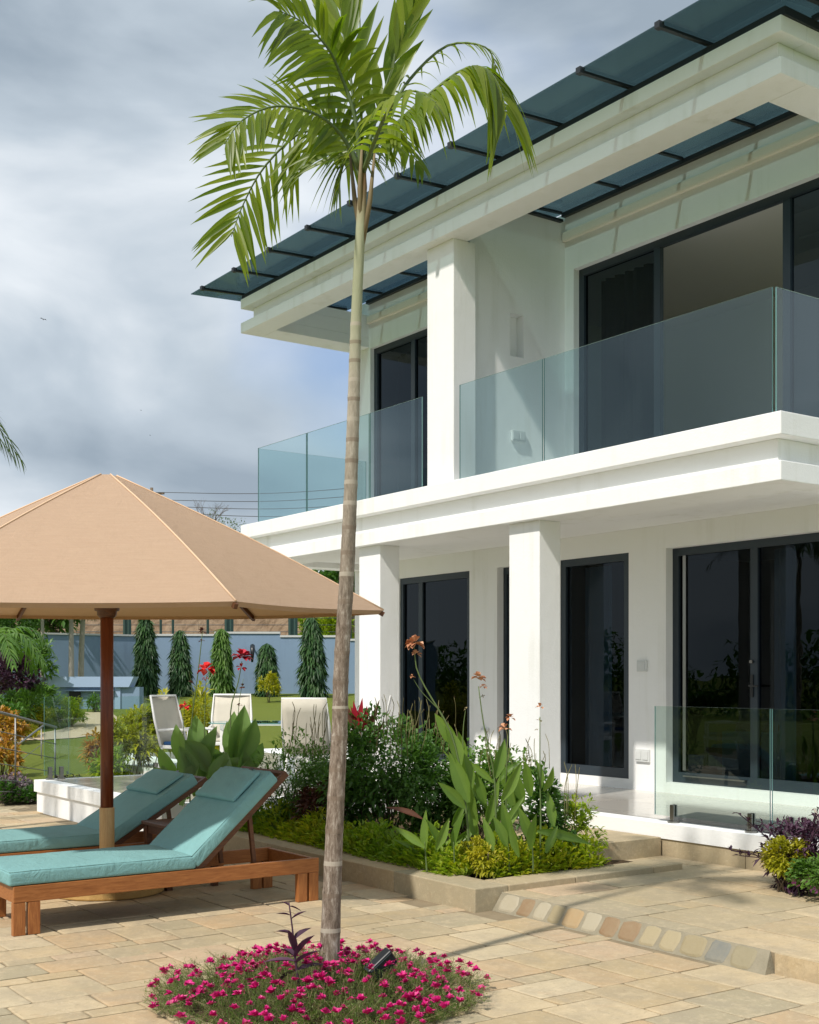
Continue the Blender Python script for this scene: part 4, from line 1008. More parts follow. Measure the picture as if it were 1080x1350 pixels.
def big_leaf(A, B, wd, fold=.42, bend=.10, seg=7, side=None, tone=None, widest=.36):
    A = Vector(A); B = Vector(B); Lg = (B-A).length
    U = (CAMF*-1 + Vector((0,0,.25)) + Vector((random.uniform(-.7,.7), random.uniform(-.7,.7), 0)))
    V, F, C = leaves([tuple(A)], [tuple(B-A + Vector((0,0,Lg*bend)))], [Lg*1.03], [wd], seg, bend*.9, fold, [0], np.array([tuple(U)]), widest)
    t0 = random.uniform(.15, .7); C = [min(1, t0 + (.28 if k % 2 else 0) + random.uniform(-.04,.04)) for k in range(len(F))]  # random leaf tone; one half lighter, painting the shading of the fold
    V = [tuple(Vector(p) + Vector((0,0,1))*(.03*wd*math.sin(i*1.9))) for i, p in enumerate(V)]
    return V, F, C
def canna(name, label, base, d, lvs, sts, fls, m, stalk_m=M_STEM, cat='canna plant'):
    o = thing(name, label, cat, base, world=True)
    for x0, y0, x1, y1, wpx, dz, *mm in lvs:
        V, F, C = big_leaf(at(x0, y0, d+dz), at(x1+(x1-x0)*.12, y1+(y1-y0)*.12, d+dz+random.uniform(-.08,.08)), wpx*.66/FPX*d, widest=.52 if m is M_CANNAB else .34, bend=random.uniform(.05,.22))
        MB().add(V, F, C, smooth=True).build('leaf', mm[0] if mm else m, o)
    for pts, r in sts:
        c = catmull([at(x, y, d+dz) for x, y, dz in pts], 14); MB().tube(c, [r*(1-.6*i/14) for i in range(15)], 7).build('stem', stalk_m, o)
    for x, y, dz, rpx, mm, n in fls:
        c = at(x, y, d+dz); r = rpx*.72/FPX*d; Dd = rdir(n, -.5, 1); P = np.array(c)[None] + Dd*r*.25
        V, F, C = leaves(P, Dd, r, r*.8, 3, .25, .25, None, None, .6); MB().add(V, F, C).build('flower', mm, o)
    return o
G = 0.05
R_LV = [(602,985,574,942,26,.05),(606,1012,588,960,30,0),(618,1058,592,991,32,-.05),(613,1066,577,1031,22,-.1),(622,1040,611,990,20,.1),(653,1026,665,977,24,0),(661,1056,687,1006,24,-.1),
 (651,1032,617,1004,14,.1),(712,1040,706,1002,20,0),(716,1043,729,1012,20,-.05),(561,1122,562,1068,18,-.15),(560,1118,522,1092,16,-.2),(575,1120,591,1082,20,-.2),(598,1120,613,1070,20,-.15),(580,1115,560,1078,15,-.1),
 (668,1117,649,1074,20,-.2),(673,1112,662,1058,22,-.15),(651,1122,637,1079,18,-.2),(702,1112,683,1062,22,-.15),(700,1120,707,1076,20,-.25),(708,1096,770,1112,22,-.1),(557,1080,511,1066,13,-.05,M_BRONZE),
 (640,1090,655,1035,22,.1),(690,1060,676,1010,22,.1),(730,1090,722,1045,20,.05),(630,1110,618,1060,18,.05),(685,1130,672,1080,18,-.25),(720,1125,735,1090,18,-.15),(640,1060,628,1020,20,.15),(700,1050,692,1000,22,.15),(665,1095,690,1052,20,0)]
R_LV += [(x0+random.uniform(-26,26), y0+random.uniform(-8,34), x0+(x1-x0)*.8+random.uniform(-34,34), y0+(y1-y0)*.8+random.uniform(-10,20), w_*.8, .3+random.uniform(-.1,.2)) for x0, y0, x1, y1, w_, dz, *q in R_LV if y0-y1 > 20]
R_ST = [([(620,1150,0),(616,1080,0),(606,1010,0),(594,965,0),(578,935,.0),(560,905,0),(549,880,0),(546,850,0)],.011),([(656,1152,0),(654,1080,0),(652,1025,0),(645,990,0),(637,950,0),(631,905,0)],.010),
 ([(674,1145,.1),(668,1080,.1),(668,1010,.1),(671,955,.1)],.009),([(712,1142,0),(713,1080,0),(712,1020,0),(712,945,0)],.009),([(563,1150,-.15),(560,1110,-.15)],.008),([(703,1150,-.2),(702,1105,-.2)],.009),([(672,1150,-.2),(670,1110,-.2)],.009),
 ([(600,1148,-.2),(598,1110,-.2)],.008),([(610,1000,.1),(611,960,.1),(614,935,.1)],.006),([(578,935,0),(556,912,0),(545,895,0)],.004),([(632,920,0),(639,916,0)],.003)]
R_FL = [(547,848,0,16,M_FADED,18),(549,862,0,9,M_FADED,10),(544,892,0,5,M_FADED,8),(631,893,0,12,M_FADED,12),(637,905,0,7,M_FADED,8),(637,918,0,4,M_BRONZE,6),(666,960,.1,11,M_FADED,10),(673,946,.1,9,M_FADED,8),(712,932,0,9,M_FADED,6),(711,950,0,5,M_DRYST,6),(707,962,0,4,M_DRYST,5),(615,935,.1,5,M_DRYST,6)]
canna('canna_lily', 'tall canna clump with faded orange flower heads at the right of the planting bed', (-8.75, 6.6, G), 10.05, R_LV, R_ST, R_FL, M_CANNA)
L_LV = [(246,1040,232,975,26,0),(262,1045,258,965,34,0),(270,1050,285,985,32,-.1),(240,1050,212,1010,28,.05),(282,1045,246,1000,34,-.15),(305,1040,322,955,36,0),(312,1030,335,975,34,-.1),(318,1040,300,975,28,.1),(290,1060,330,1020,34,-.2),(235,1060,205,1035,22,0),
 (255,1060,240,1015,26,-.1),(325,1045,345,1005,24,0),(270,1040,262,990,28,.15),(300,1062,280,1010,28,.1),(330,1060,318,1005,26,.1),(250,1075,228,1040,22,-.1),(312,1010,309,960,22,.1),(265,1060,295,1015,30,.05)]
L_ST = [([(252,1090,0),(250,1030,0),(252,960,0),(262,880,0),(267,832,0)],.010),([(272,1090,0),(270,1020,0),(270,950,0),(272,890,0)],.009),([(312,1090,0),(308,1010,0),(304,940,0),(314,900,0),(319,872,0)],.010),([(322,1085,.1),(314,980,.1),(315,930,.1),(321,895,.1)],.006),([(243,1060,0),(241,990,0),(243,935,0)],.007),([(255,930,0),(252,900,0),(249,885,0)],.004)]
L_FL = [(272,882,0,15,M_RED,20),(319,866,0,17,M_CRIM,22),(244,931,0,10,M_RED,12),(318,880,0,9,M_CRIM,10),(267,832,0,8,M_BRONZE,12),(266,845,0,5,M_BRONZE,8),(251,900,0,5,M_BRONZE,6),(320,905,.1,6,M_BRONZE,9),(316,930,.1,5,M_BRONZE,7),(271,895,0,6,M_RED,6)]
canna('canna_lily', 'broad-leaved canna clump with bright red flowers behind the lounger backrests', (-11.3, 6.5, G), 12.7, [(a, b-22, c, d_-22, w_*1.25, z, *r_) for a, b, c, d_, w_, z, *r_ in L_LV + [(258,1072,238,1010,34,-.2),(285,1075,300,1012,38,-.25),(318,1072,322,1008,36,-.2),(240,1085,262,1030,34,-.25),(300,1090,285,1035,34,-.3),(335,1085,345,1030,30,-.2),(225,1075,214,1028,26,-.1)]], L_ST, L_FL, M_CANNAB)
# cordyline with a red heart
cdl = thing('cordyline', 'dark cordyline with a vivid red heart just right of the palm trunk', 'plant', (-10.75, 7.0, G), world=True); dc = 12.2
MB().tube([at(478,1090,dc), at(476,1000,dc), at(475,960,dc)], .012, 7).build('stem', M_BARK, cdl)
for m_, ll in ((M_REDL, [(474,962,466,923,9),(475,964,478,919,9),(478,964,484,930,9),(472,964,462,930,7)]), (M_BRONZE, [(472,972,455,925,9),(480,972,501,922,9),(470,985,448,958,9),(482,985,505,955,9),(474,990,462,960,9),(480,990,492,962,9)])):
    for x0,y0,x1,y1,wp in ll:
        V, F, C = big_leaf(at(x0,y0,dc), at(x1,y1,dc), wp/FPX*dc, .3, .05); MB().add(V, F, C, smooth=True).build('leaf', m_, cdl)
# low golden border
def border(name, label, segs, m, n, h, wd, Lg, W_, cat='border plant', seed=1):
    rs = np.random.default_rng(seed); P = []; D = []; T = []
    tot = sum(math.dist(a[:2], b[:2]) for a, b in segs)
    for a, b in segs:
        k = int(n*math.dist(a[:2], b[:2])/tot); t = rs.random(k); A = np.array(a); B = np.array(b); c = A + (B-A)*t[:, None]
        hh = h*(.62 + .25*np.sin(c[:,0]*7.3+c[:,1]*3) + .2*np.sin(c[:,0]*17+c[:,1]*13)); r = rs.random(k)**.5
        ph = rs.uniform(-.2, math.pi+.2, k); nrm = np.array([-(B-A)[1], (B-A)[0], 0])/np.linalg.norm((B-A)[:2])
        off = nrm[None]*(np.cos(ph)*wd*r)[:, None]; zz = np.abs(np.sin(ph))*r*hh
        P.append(c + off + np.stack([0*zz, 0*zz, zz], 1)); D.append(off/wd + np.stack([rs.normal(0,.5,k), rs.normal(0,.5,k), .6+rs.random(k)*.6], 1)); T.append(np.clip(.5+.35*np.sin(c[:,0]*2.1+c[:,1]*1.7)+rs.normal(0,.22,k), 0, 1))
    V, F, C = leaves(np.vstack(P), np.vstack(D), rs.uniform(.7,1.2,sum(map(len,P)))*Lg, W_, 2, .25, .3, np.concatenate(T))
    o = MB().add(V, F, C).build(name, m); tag(o, label, cat, kind='stuff'); return o
border('low_border_planting', 'low yellow-green border planting spilling over the bed kerb', [((-12.0,6.17,.03),(-7.75,6.13,.03)),((-7.75,6.15,.03),(-7.66,7.3,.03))], M_HEDGE, 9000, .33, .23, .085, .034, seed=3)
shrub('golden_shrub', 'small bright yellow shrub rising at the right corner of the planting bed', 'shrub', (-7.85, 7.32, .03), (.20,.20,.30), 700, M_HEDGE, .06, .024, clumps=8, ht=.26)
shrub('golden_shrub', 'bright yellow patch of border shrub at the near kerb corner', 'shrub', (-7.72, 6.16, .03), (.26,.17,.19), 900, M_GOLD, .055, .02, clumps=8, ht=.13)
# right-hand bed by the fence
rb = thing('purple_plant', 'sprawling purple-leaved plant at the right edge in front of the glass fence', 'plant', (-6.05, 7.95, 0)); V, F, C = crown((.12,0,.24), (.40,.30,.34), 2200, .075, .028, 14, zmin=-.8, seg=2)
MB().add(V, F, C).build('foliage', M_PURP, rb); s_ = MB(); P = []; D = []
for k in range(26):
    tip = Vector((random.uniform(-.55,.5), random.uniform(-.35,.1), random.uniform(.15,.62))); c = catmull([Vector((.1,0,0)), tip*.5+Vector((0,0,.08)), tip], 6); s_.tube(c, .005, 4)
    for q in c[3:]:
        for _ in range(3): P.append(tuple(q)); D.append(rdir(1,-.2,1)[0])
s_.build('stem', M_PURP, rb); V, F, C = leaves(P, D, .075, .024, 2, .2, .3); MB().add(V, F, C).build('shoot_leaves', M_PURP, rb)
shrub('golden_shrub', 'bright yellow leafy shrub amid the purple plant at the right edge', 'shrub', tuple(at(1035, HY, 9.35).xy)+(0,), (.21,.17,.18), 1300, M_GOLD, .055, .02, clumps=9, ht=.22)
shrub('green_shrub', 'small glossy green bush cut by the right edge of the picture', 'shrub', tuple(at(1090, HY, 9.0).xy)+(0,), (.24,.24,.20), 1300, M_SHRUB2, .045, .028, clumps=10, ht=.14)
pk = thing('pink_periwinkle', 'pair of pink flowers beside the yellow shrub at the right edge', 'flower', (-5.9, 7.45, 0), world=True)
for (x, y) in ((1050,1161),(1062,1157),(1074,1170)):
    c = at(x, y, 9.15); a = np.linspace(0, 2*math.pi, 6)[:-1]; e1 = Vector((sy_, cy_, 0)); Dd = np.array([tuple(e1*math.cos(k)+Vector((0,0,1))*math.sin(k) - CAMF*.25) for k in a])
    V, F, C = leaves(np.tile(tuple(c), (5,1)), Dd, .042, .036, 3, .05, .05, None, np.tile(tuple(-CAMF), (5,1)), .7, tipw=.5); MB().add(V, F, C).build('flower', M_PINK, pk)
    MB().tube([c, c+Vector((.02,.05,-.22))], .003, 4).build('stem', M_STEM, pk)
rk = MB(); rk.box(-.22,.25,-.14,.14,0,.27); rk = rk.build('stone_block', M_ROCK, None, bevel=.04); rk.location = (-5.85, 8.16, 0); tag(rk, 'grey stone block half hidden behind the purple plant', 'stone')
fp = thing('frangipani_stem', 'pale bare forked stem rising among the purple leaves at the right edge', 'plant', (-5.72, 7.9, 0)); MB().tube(catmull([Vector((0,0,0)),Vector((-.02,0,.2)),Vector((-.07,0,.45)),Vector((-.16,0,.62))],10), [.02-.0012*i for i in range(11)], 8).build('stem', M_PALEB, fp)

# ================================================================== DINING SET ON THE TERRACE
def chair(loc, rz, label, seat=M_SLING):
    o = thing('dining_chair', label, 'chair', loc, rz, group='white dining chairs on the terrace')
    for x in (-.25, .25):
        fl = MB(); fl.tube([(x, -.24, 0), (x, -.22, .44), (x, -.22, .64)], .015, 8); fl.build('leg', M_WHITEM, o)
        rl = MB(); rl.tube([(x, .27, 0), (x, .20, .44)], .015, 8); rl.build('leg', M_WHITEM, o)
        MB().tube([(x, -.24, .65), (x, 0, .66), (x, .27, .64)], .018, 8).build('armrest', M_WHITEM, o)
    bf = MB(); bf.tube([(-.27,.20,.44),(-.27,.30,.78),(-.25,.38,1.08),(.25,.38,1.08),(.27,.30,.78),(.27,.20,.44)], .016, 8); bf.build('back_frame', M_WHITEM, o)
    n = 8; mb = MB(); pr = [(.21,.46),(.25,.60),(.30,.78),(.345,.93),(.382,1.075)]
    V = [(-.255 + .51*i/n, y + .02*math.sin(math.pi*i/n), z) for (y, z) in pr for i in range(n+1)]
    mb.add(V, [(j*(n+1)+i, j*(n+1)+i+1, (j+1)*(n+1)+i+1, (j+1)*(n+1)+i) for j in range(4) for i in range(n)], smooth=True); b = mb.build('backrest', M_SLING, o)
    sd = b.modifiers.new('solid', 'SOLIDIFY'); sd.thickness = .012
    MB().box(-.24, .24, -.25, .22, .41, .455).build('seat', M_WHITEM, o, bevel=.01)
    MB().box(-.22, .22, -.24, .20, .456, .50).build('seat_cushion', seat, o, bevel=.015)
    return o
def facing(a, b): return math.atan2(b[1]-a[1], b[0]-a[0]) + math.pi/2   # local -y looks at b
T0 = at(352, 900, 15.6); T0 = (T0.x, T0.y)
for px, d, dz, lab, sm in ((246, 16.0, 0, 'white sling dining chair seen side-on, farthest left at the glass table', M_NAVY), (303, 16.9, 0, 'white sling dining chair with its back square to view, behind the red cannas', M_SLING),
                           (412, 14.2, 0, 'cream-backed dining chair turned away from view, just left of the palm trunk', M_NAVY), (470, 15.9, 0, 'white dining chair mostly hidden behind the palm trunk and pillar', M_SLING)):
    p = at(px, 900, d)
    rz = facing((p.x, p.y), T0)
    if px == 303: rz = math.atan2(cy_, sy_) + R(15) 
    if px == 412: rz = math.atan2(cy_, sy_) + R(180) - R(10)
    if px == 246: rz = math.atan2(cy_, sy_) + R(62)
    if px == 303: rz = math.atan2(cy_, sy_) + R(168) - R(165)
    chair((p.x, p.y, FZ+.004), rz, lab, sm)
tbl = thing('dining_table', 'glass-topped dining table with white legs among the white chairs', 'table', (T0[0], T0[1], FZ+.004), math.atan2(cy_, sy_))
mb = MB(); n = 28; ring = [(.72*math.copysign(abs(math.cos(2*math.pi*k/n))**.7, math.cos(2*math.pi*k/n)), .48*math.copysign(abs(math.sin(2*math.pi*k/n))**.7, math.sin(2*math.pi*k/n))) for k in range(n)]
mb.face([(x, y, .76) for x, y in ring]); tt = mb.build('tabletop', M_TABLEG, tbl)
e = MB(); [e.face([(*ring[k], .748), (*ring[(k+1) % n], .748), (*ring[(k+1) % n], .761), (*ring[k], .761)]) for k in range(n)]; e.build('rim', M_EDGE, tt)
for x in (-.52, .52):
    for y in (-.3, .3): MB().box(x-.02, x+.02, y-.02, y+.02, 0, .735).build('leg', M_WHITEM, tbl)
MB().box(-.54, .54, -.02, .02, .715, .745).build('frame', M_WHITEM, tbl)

# ================================================================== GARDEN
def gp(px, d, dz=0):
    p = at(px, HY, d); return Vector((p.x, p.y, gz(p.x, p.y) + dz))
# gravel path winding over the lawn
def strip(name, m, left, dz=.02):
    V = []; F = []
    for (a, b) in left:
        for k in range(5):
            p = at(a[0]+(b[0]-a[0])*k/4, HY, a[1]+(b[1]-a[1])*k/4); V.append((p.x, p.y, gz(p.x, p.y)+dz))
    for i in range(len(left)-1):
        for k in range(4): F.append((i*5+k, i*5+k+1, (i+1)*5+k+1, (i+1)*5+k))
    return struct(MB().add(V, F, smooth=True).build(name, m))
strip('gravel_path', M_SAND, [((112,34.5),(146,34.5)),((108,32.5),(156,32.5)),((98,30.6),(152,30.2)),((80,29.2),(138,28.2)),((55,28.4),(100,27.2)),((20,28.0),(60,26.8)),((-30,27.8),(0,26.6))], .015)
# garden wall: two lengths with a stepped coping
K0 = at(188, HY, 43); K1 = at(760, HY, 43.5); KL = Vector((K0.x+.6, -8, 0)); K0.z = K1.z = 0
def wall_seg(o, a, b, z0, z1, th=.22):
    a = Vector((a.x, a.y, 0)); b = Vector((b.x, b.y, 0)); t = (b-a).normalized(); n = Vector((-t.y, t.x, 0)) * th/2
    M = Matrix(((t.x, n.x*2/th, 0, a.x), (t.y, n.y*2/th, 0, a.y), (0,0,1,0), (0,0,0,1)))
    o.box(0, (b-a).length-.002, -th/2, th/2, z0, z1, M); return M, (b-a).length
bw = thing('garden_wall', 'long blue rendered wall with a stepped pale coping behind the row of conical trees', 'wall', (K0.x, K0.y, 1.0), world=True)
stepx = [0, .165, .315, .475, 1.0]; tops_ = [3.06, 3.14, 3.02, 2.90]
cop = MB(); wl = MB()
for i in range(4):
    a = K0.lerp(K1, stepx[i]); b = K0.lerp(K1, stepx[i+1]); wall_seg(wl, a, b, .2, tops_[i]); wall_seg(cop, a, b, tops_[i]+.001, tops_[i]+.07, .30)
wl.build('wall_panel', M_BLUE, bw); cop.build('coping', M_COPE, bw)
bw2 = thing('garden_wall', 'shaded deep blue stretch of wall at the left, behind the palms and counter', 'wall', (KL.x, KL.y, 1.0), world=True)
wl = MB(); cop = MB(); wall_seg(wl, KL, K0 - (K0-KL).normalized()*.25, .2, 3.04); wall_seg(cop, KL, K0 - (K0-KL).normalized()*.25, 3.041, 3.10, .30); wl.build('wall_panel', M_BLUE, bw2); cop.build('coping', M_COPE, bw2)
lm = thing('wall_lamp', 'small dark wall lamp on the lit blue wall above the fourth conical tree', 'lamp', at(333, 862, 42.4), world=True)
MB().tube([at(333,852,42.75), at(333,856,42.5), at(332.5,873,42.5)], [.085,.08,.035], 10).build('shade', M_BLACK, lm); MB().tube([at(333,853,42.75), at(333,853,43.0)], .03, 6).build('bracket', M_BLACK, lm)
# fence with green posts on top of the bank foot
fe = thing('wire_fence', 'wire fence with dark green posts above the blue wall', 'fence', gp(300, 45.5), world=True)
for px in (166, 212, 228, 274, 300, 384, 462):
    b = at(px, HY, 45.5); th = .08 if px in (166, 300, 384) else .035
    MB().box(b.x-th, b.x+th, b.y-th, b.y+th, 1.2, 4.35).build('post', M_FENCE, fe)
    if th > .05: MB().box(b.x-th+.35, b.x+th+.30, b.y-.05, b.y+.05, 1.2, 4.35).build('post', M_FENCE, fe)
wr = MB()
for z in (3.3, 3.55, 3.8, 4.05, 4.3): wr.tube([Vector((*at(100, HY, 45.5).xy, z)), Vector((*at(520, HY, 45.5).xy, z))], .012, 4)
wr.build('wire', M_WIRE, fe)
# earth bank behind
V = []; F = []; pl = [(-47.5,5),(-47.5,8),(-47,14),(-44,22),(-37,31),(-28,42),(-18,55),(-5,70)]
rs = random.Random(2); nz = 10; cols = []
for i in range(len(pl)-1):
    for k in range(12):
        t = k/12; cols.append((pl[i][0]*(1-t)+pl[i+1][0]*t, pl[i][1]*(1-t)+pl[i+1][1]*t))
for (x, y) in cols:
    nn = Vector((x, y, 0)).normalized()
    for j in range(nz):
        s = j/(nz-1); V.append((x + nn.x*s*3.2 + rs.uniform(-.2,.2), y + nn.y*s*3.2 + rs.uniform(-.2,.2), .5 + s*5.4 + rs.uniform(-.15,.15)))
    V.append((x + nn.x*60, y + nn.y*60, 6.1))
for i in range(len(cols)-1):
    for j in range(nz): F.append((i*(nz+1)+j, (i+1)*(nz+1)+j, (i+1)*(nz+1)+j+1, i*(nz+1)+j+1))
struct(MB().add(V, F, smooth=True).build('hillside', M_BANK))
# conical mast trees
def mast_tree(px, d, top_y, wpx, label, m=M_CYP, n=2600):
    b = gp(px, d); top = at(px, top_y, d).z; h = top - b.z; rw = wpx*.86/FPX*d/2
    o = thing('mast_tree', label, 'tree', b, group='conical trees along the blue wall')
    lean_ = .05*h*math.sin(px); MB().tube([(0,0,-.1),(0.02,0,h*.5),(0,.01,h*.98)], [.05,.035,.008], 7).build('trunk', M_BARK, o)
    rs = np.random.default_rng(int(px)); s = rs.random(n)**.8; a = rs.random(n)*2*math.pi
    lay = np.sin(s*h*9)*.10; r = rw*(np.clip((1-s)*1.5, 0, 1)**.55)*(.55+.45*rs.random(n)**.5) * (1 + lay + .20*np.sin(3*a + s*14 + px) + .12*np.sin(5*a-s*31))
    P = np.stack([np.cos(a)*r*.8 + lean_*s*s, np.sin(a)*r*.8, s*h*.97+.10], 1); D = np.stack([np.cos(a)*.7, np.sin(a)*.7, -.55-rs.random(n)*.6], 1) + rs.normal(0,.22,(n,3))
    V, F, C = leaves(P, D, rs.uniform(.20,.38,n), .075, 2, .25, .25, np.clip(.5+.5*np.sin(s*h*7+a*2)*.6+rs.normal(0,.2,n),0,1)); MB().add(V, F, C).build('crown', m, o)
mast_tree(193, 41.2, 812, 30, 'dark conical tree nearest the umbrella pole, tallest of the left three by the blue wall')
mast_tree(238, 41.4, 832, 25, 'dark conical tree between the umbrella pole tree and the red canna flower')
mast_tree(292, 41.4, 830, 28, 'light green conical tree just behind the crimson canna stalk', M_SHRUB2)
mast_tree(352, 41.4, 850, 26, 'short conical tree below the wall lamp with a yellow bush at its foot')
mast_tree(413, 40.8, 812, 36, 'broad dark conical tree just left of the palm trunk')
shrub('golden_shrub', 'bright lime bush at the foot of the short conical tree', 'shrub', gp(355, 38.5), (.36,.36,.50), 600, M_GOLD, .15, .055, clumps=8, ht=.42)
# blue outdoor counter
cp = gp(108, 36.0); rz = math.atan2(cy_, sy_)
ct = thing('outdoor_counter', 'pale blue rendered outdoor counter with a dark recess in front of the left wall', 'counter', cp, rz)
MB().add([(-1.5,-.3,.62),(1.42,-.3,.62),(1.56,-.3,.92),(-1.5,-.3,.92),(-1.5,.4,.62),(1.42,.4,.62),(1.56,.4,.92),(-1.5,.4,.92)], [(0,1,2,3),(1,5,6,2),(5,4,7,6),(4,0,3,7),(3,2,6,7),(1,0,4,5)]).build('countertop', M_BLUEL, ct)
MB().box(-1.45, 1.7, -.18, .38, -.1, .619).build('base', M_BLUE, ct); MB().box(1.0, 1.16, -.22, -.181, -.1, .61).build('post', M_BLUEL, ct)
sk = MB(); sk.box(-.30, .02, -.24, -.181, .18, .50); sk.build('recess', M_BLACK, ct); MB().box(-.42, 1.0, -.34, -.19, .505, .53).build('shelf', M_BLUE, ct)
# garden palms and shrubs at the left
def gtree(name, label, cat, px, d, rad, ht, n, m, Lg, W_, group=None, trunk=None, clumps=12, nst=8, dz=0, **kw):
    b = gp(px, d, dz); return shrub(name, label, cat, b, rad, n, m, Lg, W_, group, clumps, ht, nst, **kw)
GP = 'garden palms in front of the left wall'
b = gp(94, 37.5); palm_tree((b.x, b.y, b.z), 2.9, 12, 1.25, 'left of two pale-trunked garden palms standing behind the blue counter', GP, 14, .5, .07, seg=2, r=.085)
b = gp(106, 38.5); palm_tree((b.x, b.y, b.z), 3.5, 12, 1.35, 'right of two pale-trunked garden palms standing behind the blue counter', GP, 14, .5, .07, seg=2, r=.09, lean=(.1,.1))
b = gp(56, 37.0); palm_tree((b.x, b.y, b.z), 3.1, 14, 1.6, 'bushy dark-fronded garden palm at the left end of the blue counter', GP, 16, .6, .08, seg=2)
b = gp(-12, 29.0); palm_tree((b.x, b.y, b.z), 1.7, 12, 1.7, 'pale arching palm cut by the left edge of the picture', GP, 22, .5, .05, seg=3, m=M_SHRUB2)
gtree('garden_tree', 'light green leafy tree above the left end of the counter', 'tree', 48, 35.5, (.75,.6,.85), 1.15, 900, M_SHRUB2, .22, .09)
gtree('garden_tree', 'tall dark leafy tree at the left edge behind the purple shrub', 'tree', 16, 38, (1.5,1.0,1.3), 2.1, 2600, M_SHRUB, .22, .10)
gtree('green_shrub', 'light green bush just right of the purple shrub before the counter end', 'shrub', 44, 33.5, (.6,.5,.5), .5, 900, M_SHRUB2, .18, .07)
gtree('purple_shrub', 'dark purple-leaved shrub at the left edge beside the blue counter', 'shrub', 12, 31, (1.1,.7,.75), 1.0, 1500, M_PURP, .16, .09)
gtree('green_shrub', 'bright green spiky shrub below the purple one at the left edge', 'shrub', 28, 29.5, (.62,.5,.55), .40, 900, M_SHRUB2, .22, .05)
gtree('green_shrub', 'feathery pale green bush in front of the counter', 'shrub', 52, 31.5, (.85,.5,.50), .38, 1200, M_SHRUB2, .20, .035)
gtree('green_shrub', 'small round green bush at the foot of the counter beside the umbrella pole', 'shrub', 125, 34.6, (.40,.3,.28), .2, 350, M_SHRUB, .14, .05)
gtree('green_shrub', 'leafy green mound at the far left edge above the orange plants', 'shrub', 0, 27.5, (.7,.5,.6), .4, 900, M_SHRUB, .18, .07)
gtree('golden_shrub', 'yellow-green rounded bush seen through the left glass panel beside the gravel path', 'shrub', 92, 30.0, (.48,.4,.42), .28, 1100, M_HEDGE, .12, .04)
gtree('golden_shrub', 'low golden mound beyond the handrail at the near side of the gravel path', 'shrub', 36, 27.6, (.52,.35,.16), .10, 600, M_GOLD, .10, .04)
gtree('golden_shrub', 'yellow-orange low bushes between the rocks and the gravel path', 'shrub', 52, 30.0, (.9,.4,.32), .2, 1100, M_CROT, .13, .05)
gtree('orange_croton', 'orange-leaved croton at the left edge just above the handrail', 'shrub', 4, 26, (.48,.4,.42), .3, 700, M_ORANGE, .17, .06)
gtree('orange_croton', 'orange croton under the handrail at the left edge', 'shrub', 3, 20.5, (.30,.3,.42), .3, 700, M_ORANGE, .14, .05)
gtree('orange_croton', 'small orange-tipped croton left of the umbrella pole', 'shrub', 132, 18.6, (.20,.2,.45), .50, 600, M_ORANGE, .14, .035, dz=.3)
gtree('yellow_croton', 'green-yellow croton bush right of the umbrella pole behind the glass', 'shrub', 172, 18.4, (.46,.35,.58), .62, 1700, M_CROT, .15, .04, dz=.3)
gtree('yellow_croton', 'bright golden croton bush left of the side-on dining chair', 'shrub', 205, 18.6, (.34,.3,.62), .72, 1700, M_CROT, .15, .04, dz=.35)
gtree('yellow_croton', 'golden croton bush between the two left dining chairs', 'shrub', 258, 18.8, (.44,.3,.62), .78, 1700, M_CROT, .15, .04, dz=.35)
gtree('yellow_croton', 'dark-based croton bush at the corner of the left glass fence', 'shrub', 150, 18.0, (.34,.3,.40), .36, 900, M_HEDGE, .14, .04, dz=.2)
for i, (px, d, r_, lab) in enumerate(((14, 28.6, .32, 'reddish round garden rock at the far left'), (24, 28.2, .26, 'grey garden rock right of the reddish one'), (8, 27.8, .25, 'low brown garden rock nearest the handrail'))):
    b = gp(px, d); mb = MB(); n = 10; V = []; F = []
    for j in range(6):
        for k in range(n): ph = math.pi*(j+.5)/6; th = 2*math.pi*k/n; q = r_*(1+random.uniform(-.12,.12)); V.append((q*math.sin(ph)*math.cos(th), q*math.sin(ph)*math.sin(th), q*.7*math.cos(ph)+.1))
    F = [(j*n+k, j*n+(k+1)%n, (j+1)*n+(k+1)%n, (j+1)*n+k) for j in range(5) for k in range(n)] + [tuple(range(n))[::-1]]
    o = mb.add(V, F, smooth=True).build('garden_rock', M_ROCK); o.location = b; tag(o, lab, 'rock')
b0 = at(-10, HY, 17.2); b1 = at(60, HY, 17.6); b2 = at(-20, HY, 18.6)
border('lilac_ground_cover', 'lilac and dark green ground cover at the left end of the paving', [((b0.x,b0.y,-.1),(b1.x,b1.y,-.1)),((b2.x,b2.y,-.1),(b1.x-.3,b1.y+.8,-.1))], M_PURPL, 3400, .30, .45, .08, .04, 'ground cover', 5)
border('green_ground_cover', 'dark green leaves under the lilac ground cover by the white terrace corner', [((b0.x,b0.y,-.1),(b1.x,b1.y,-.1))], M_SHRUB, 1800, .30, .40, .09, .05, 'ground cover', 6)
V, F, C = [], [], []
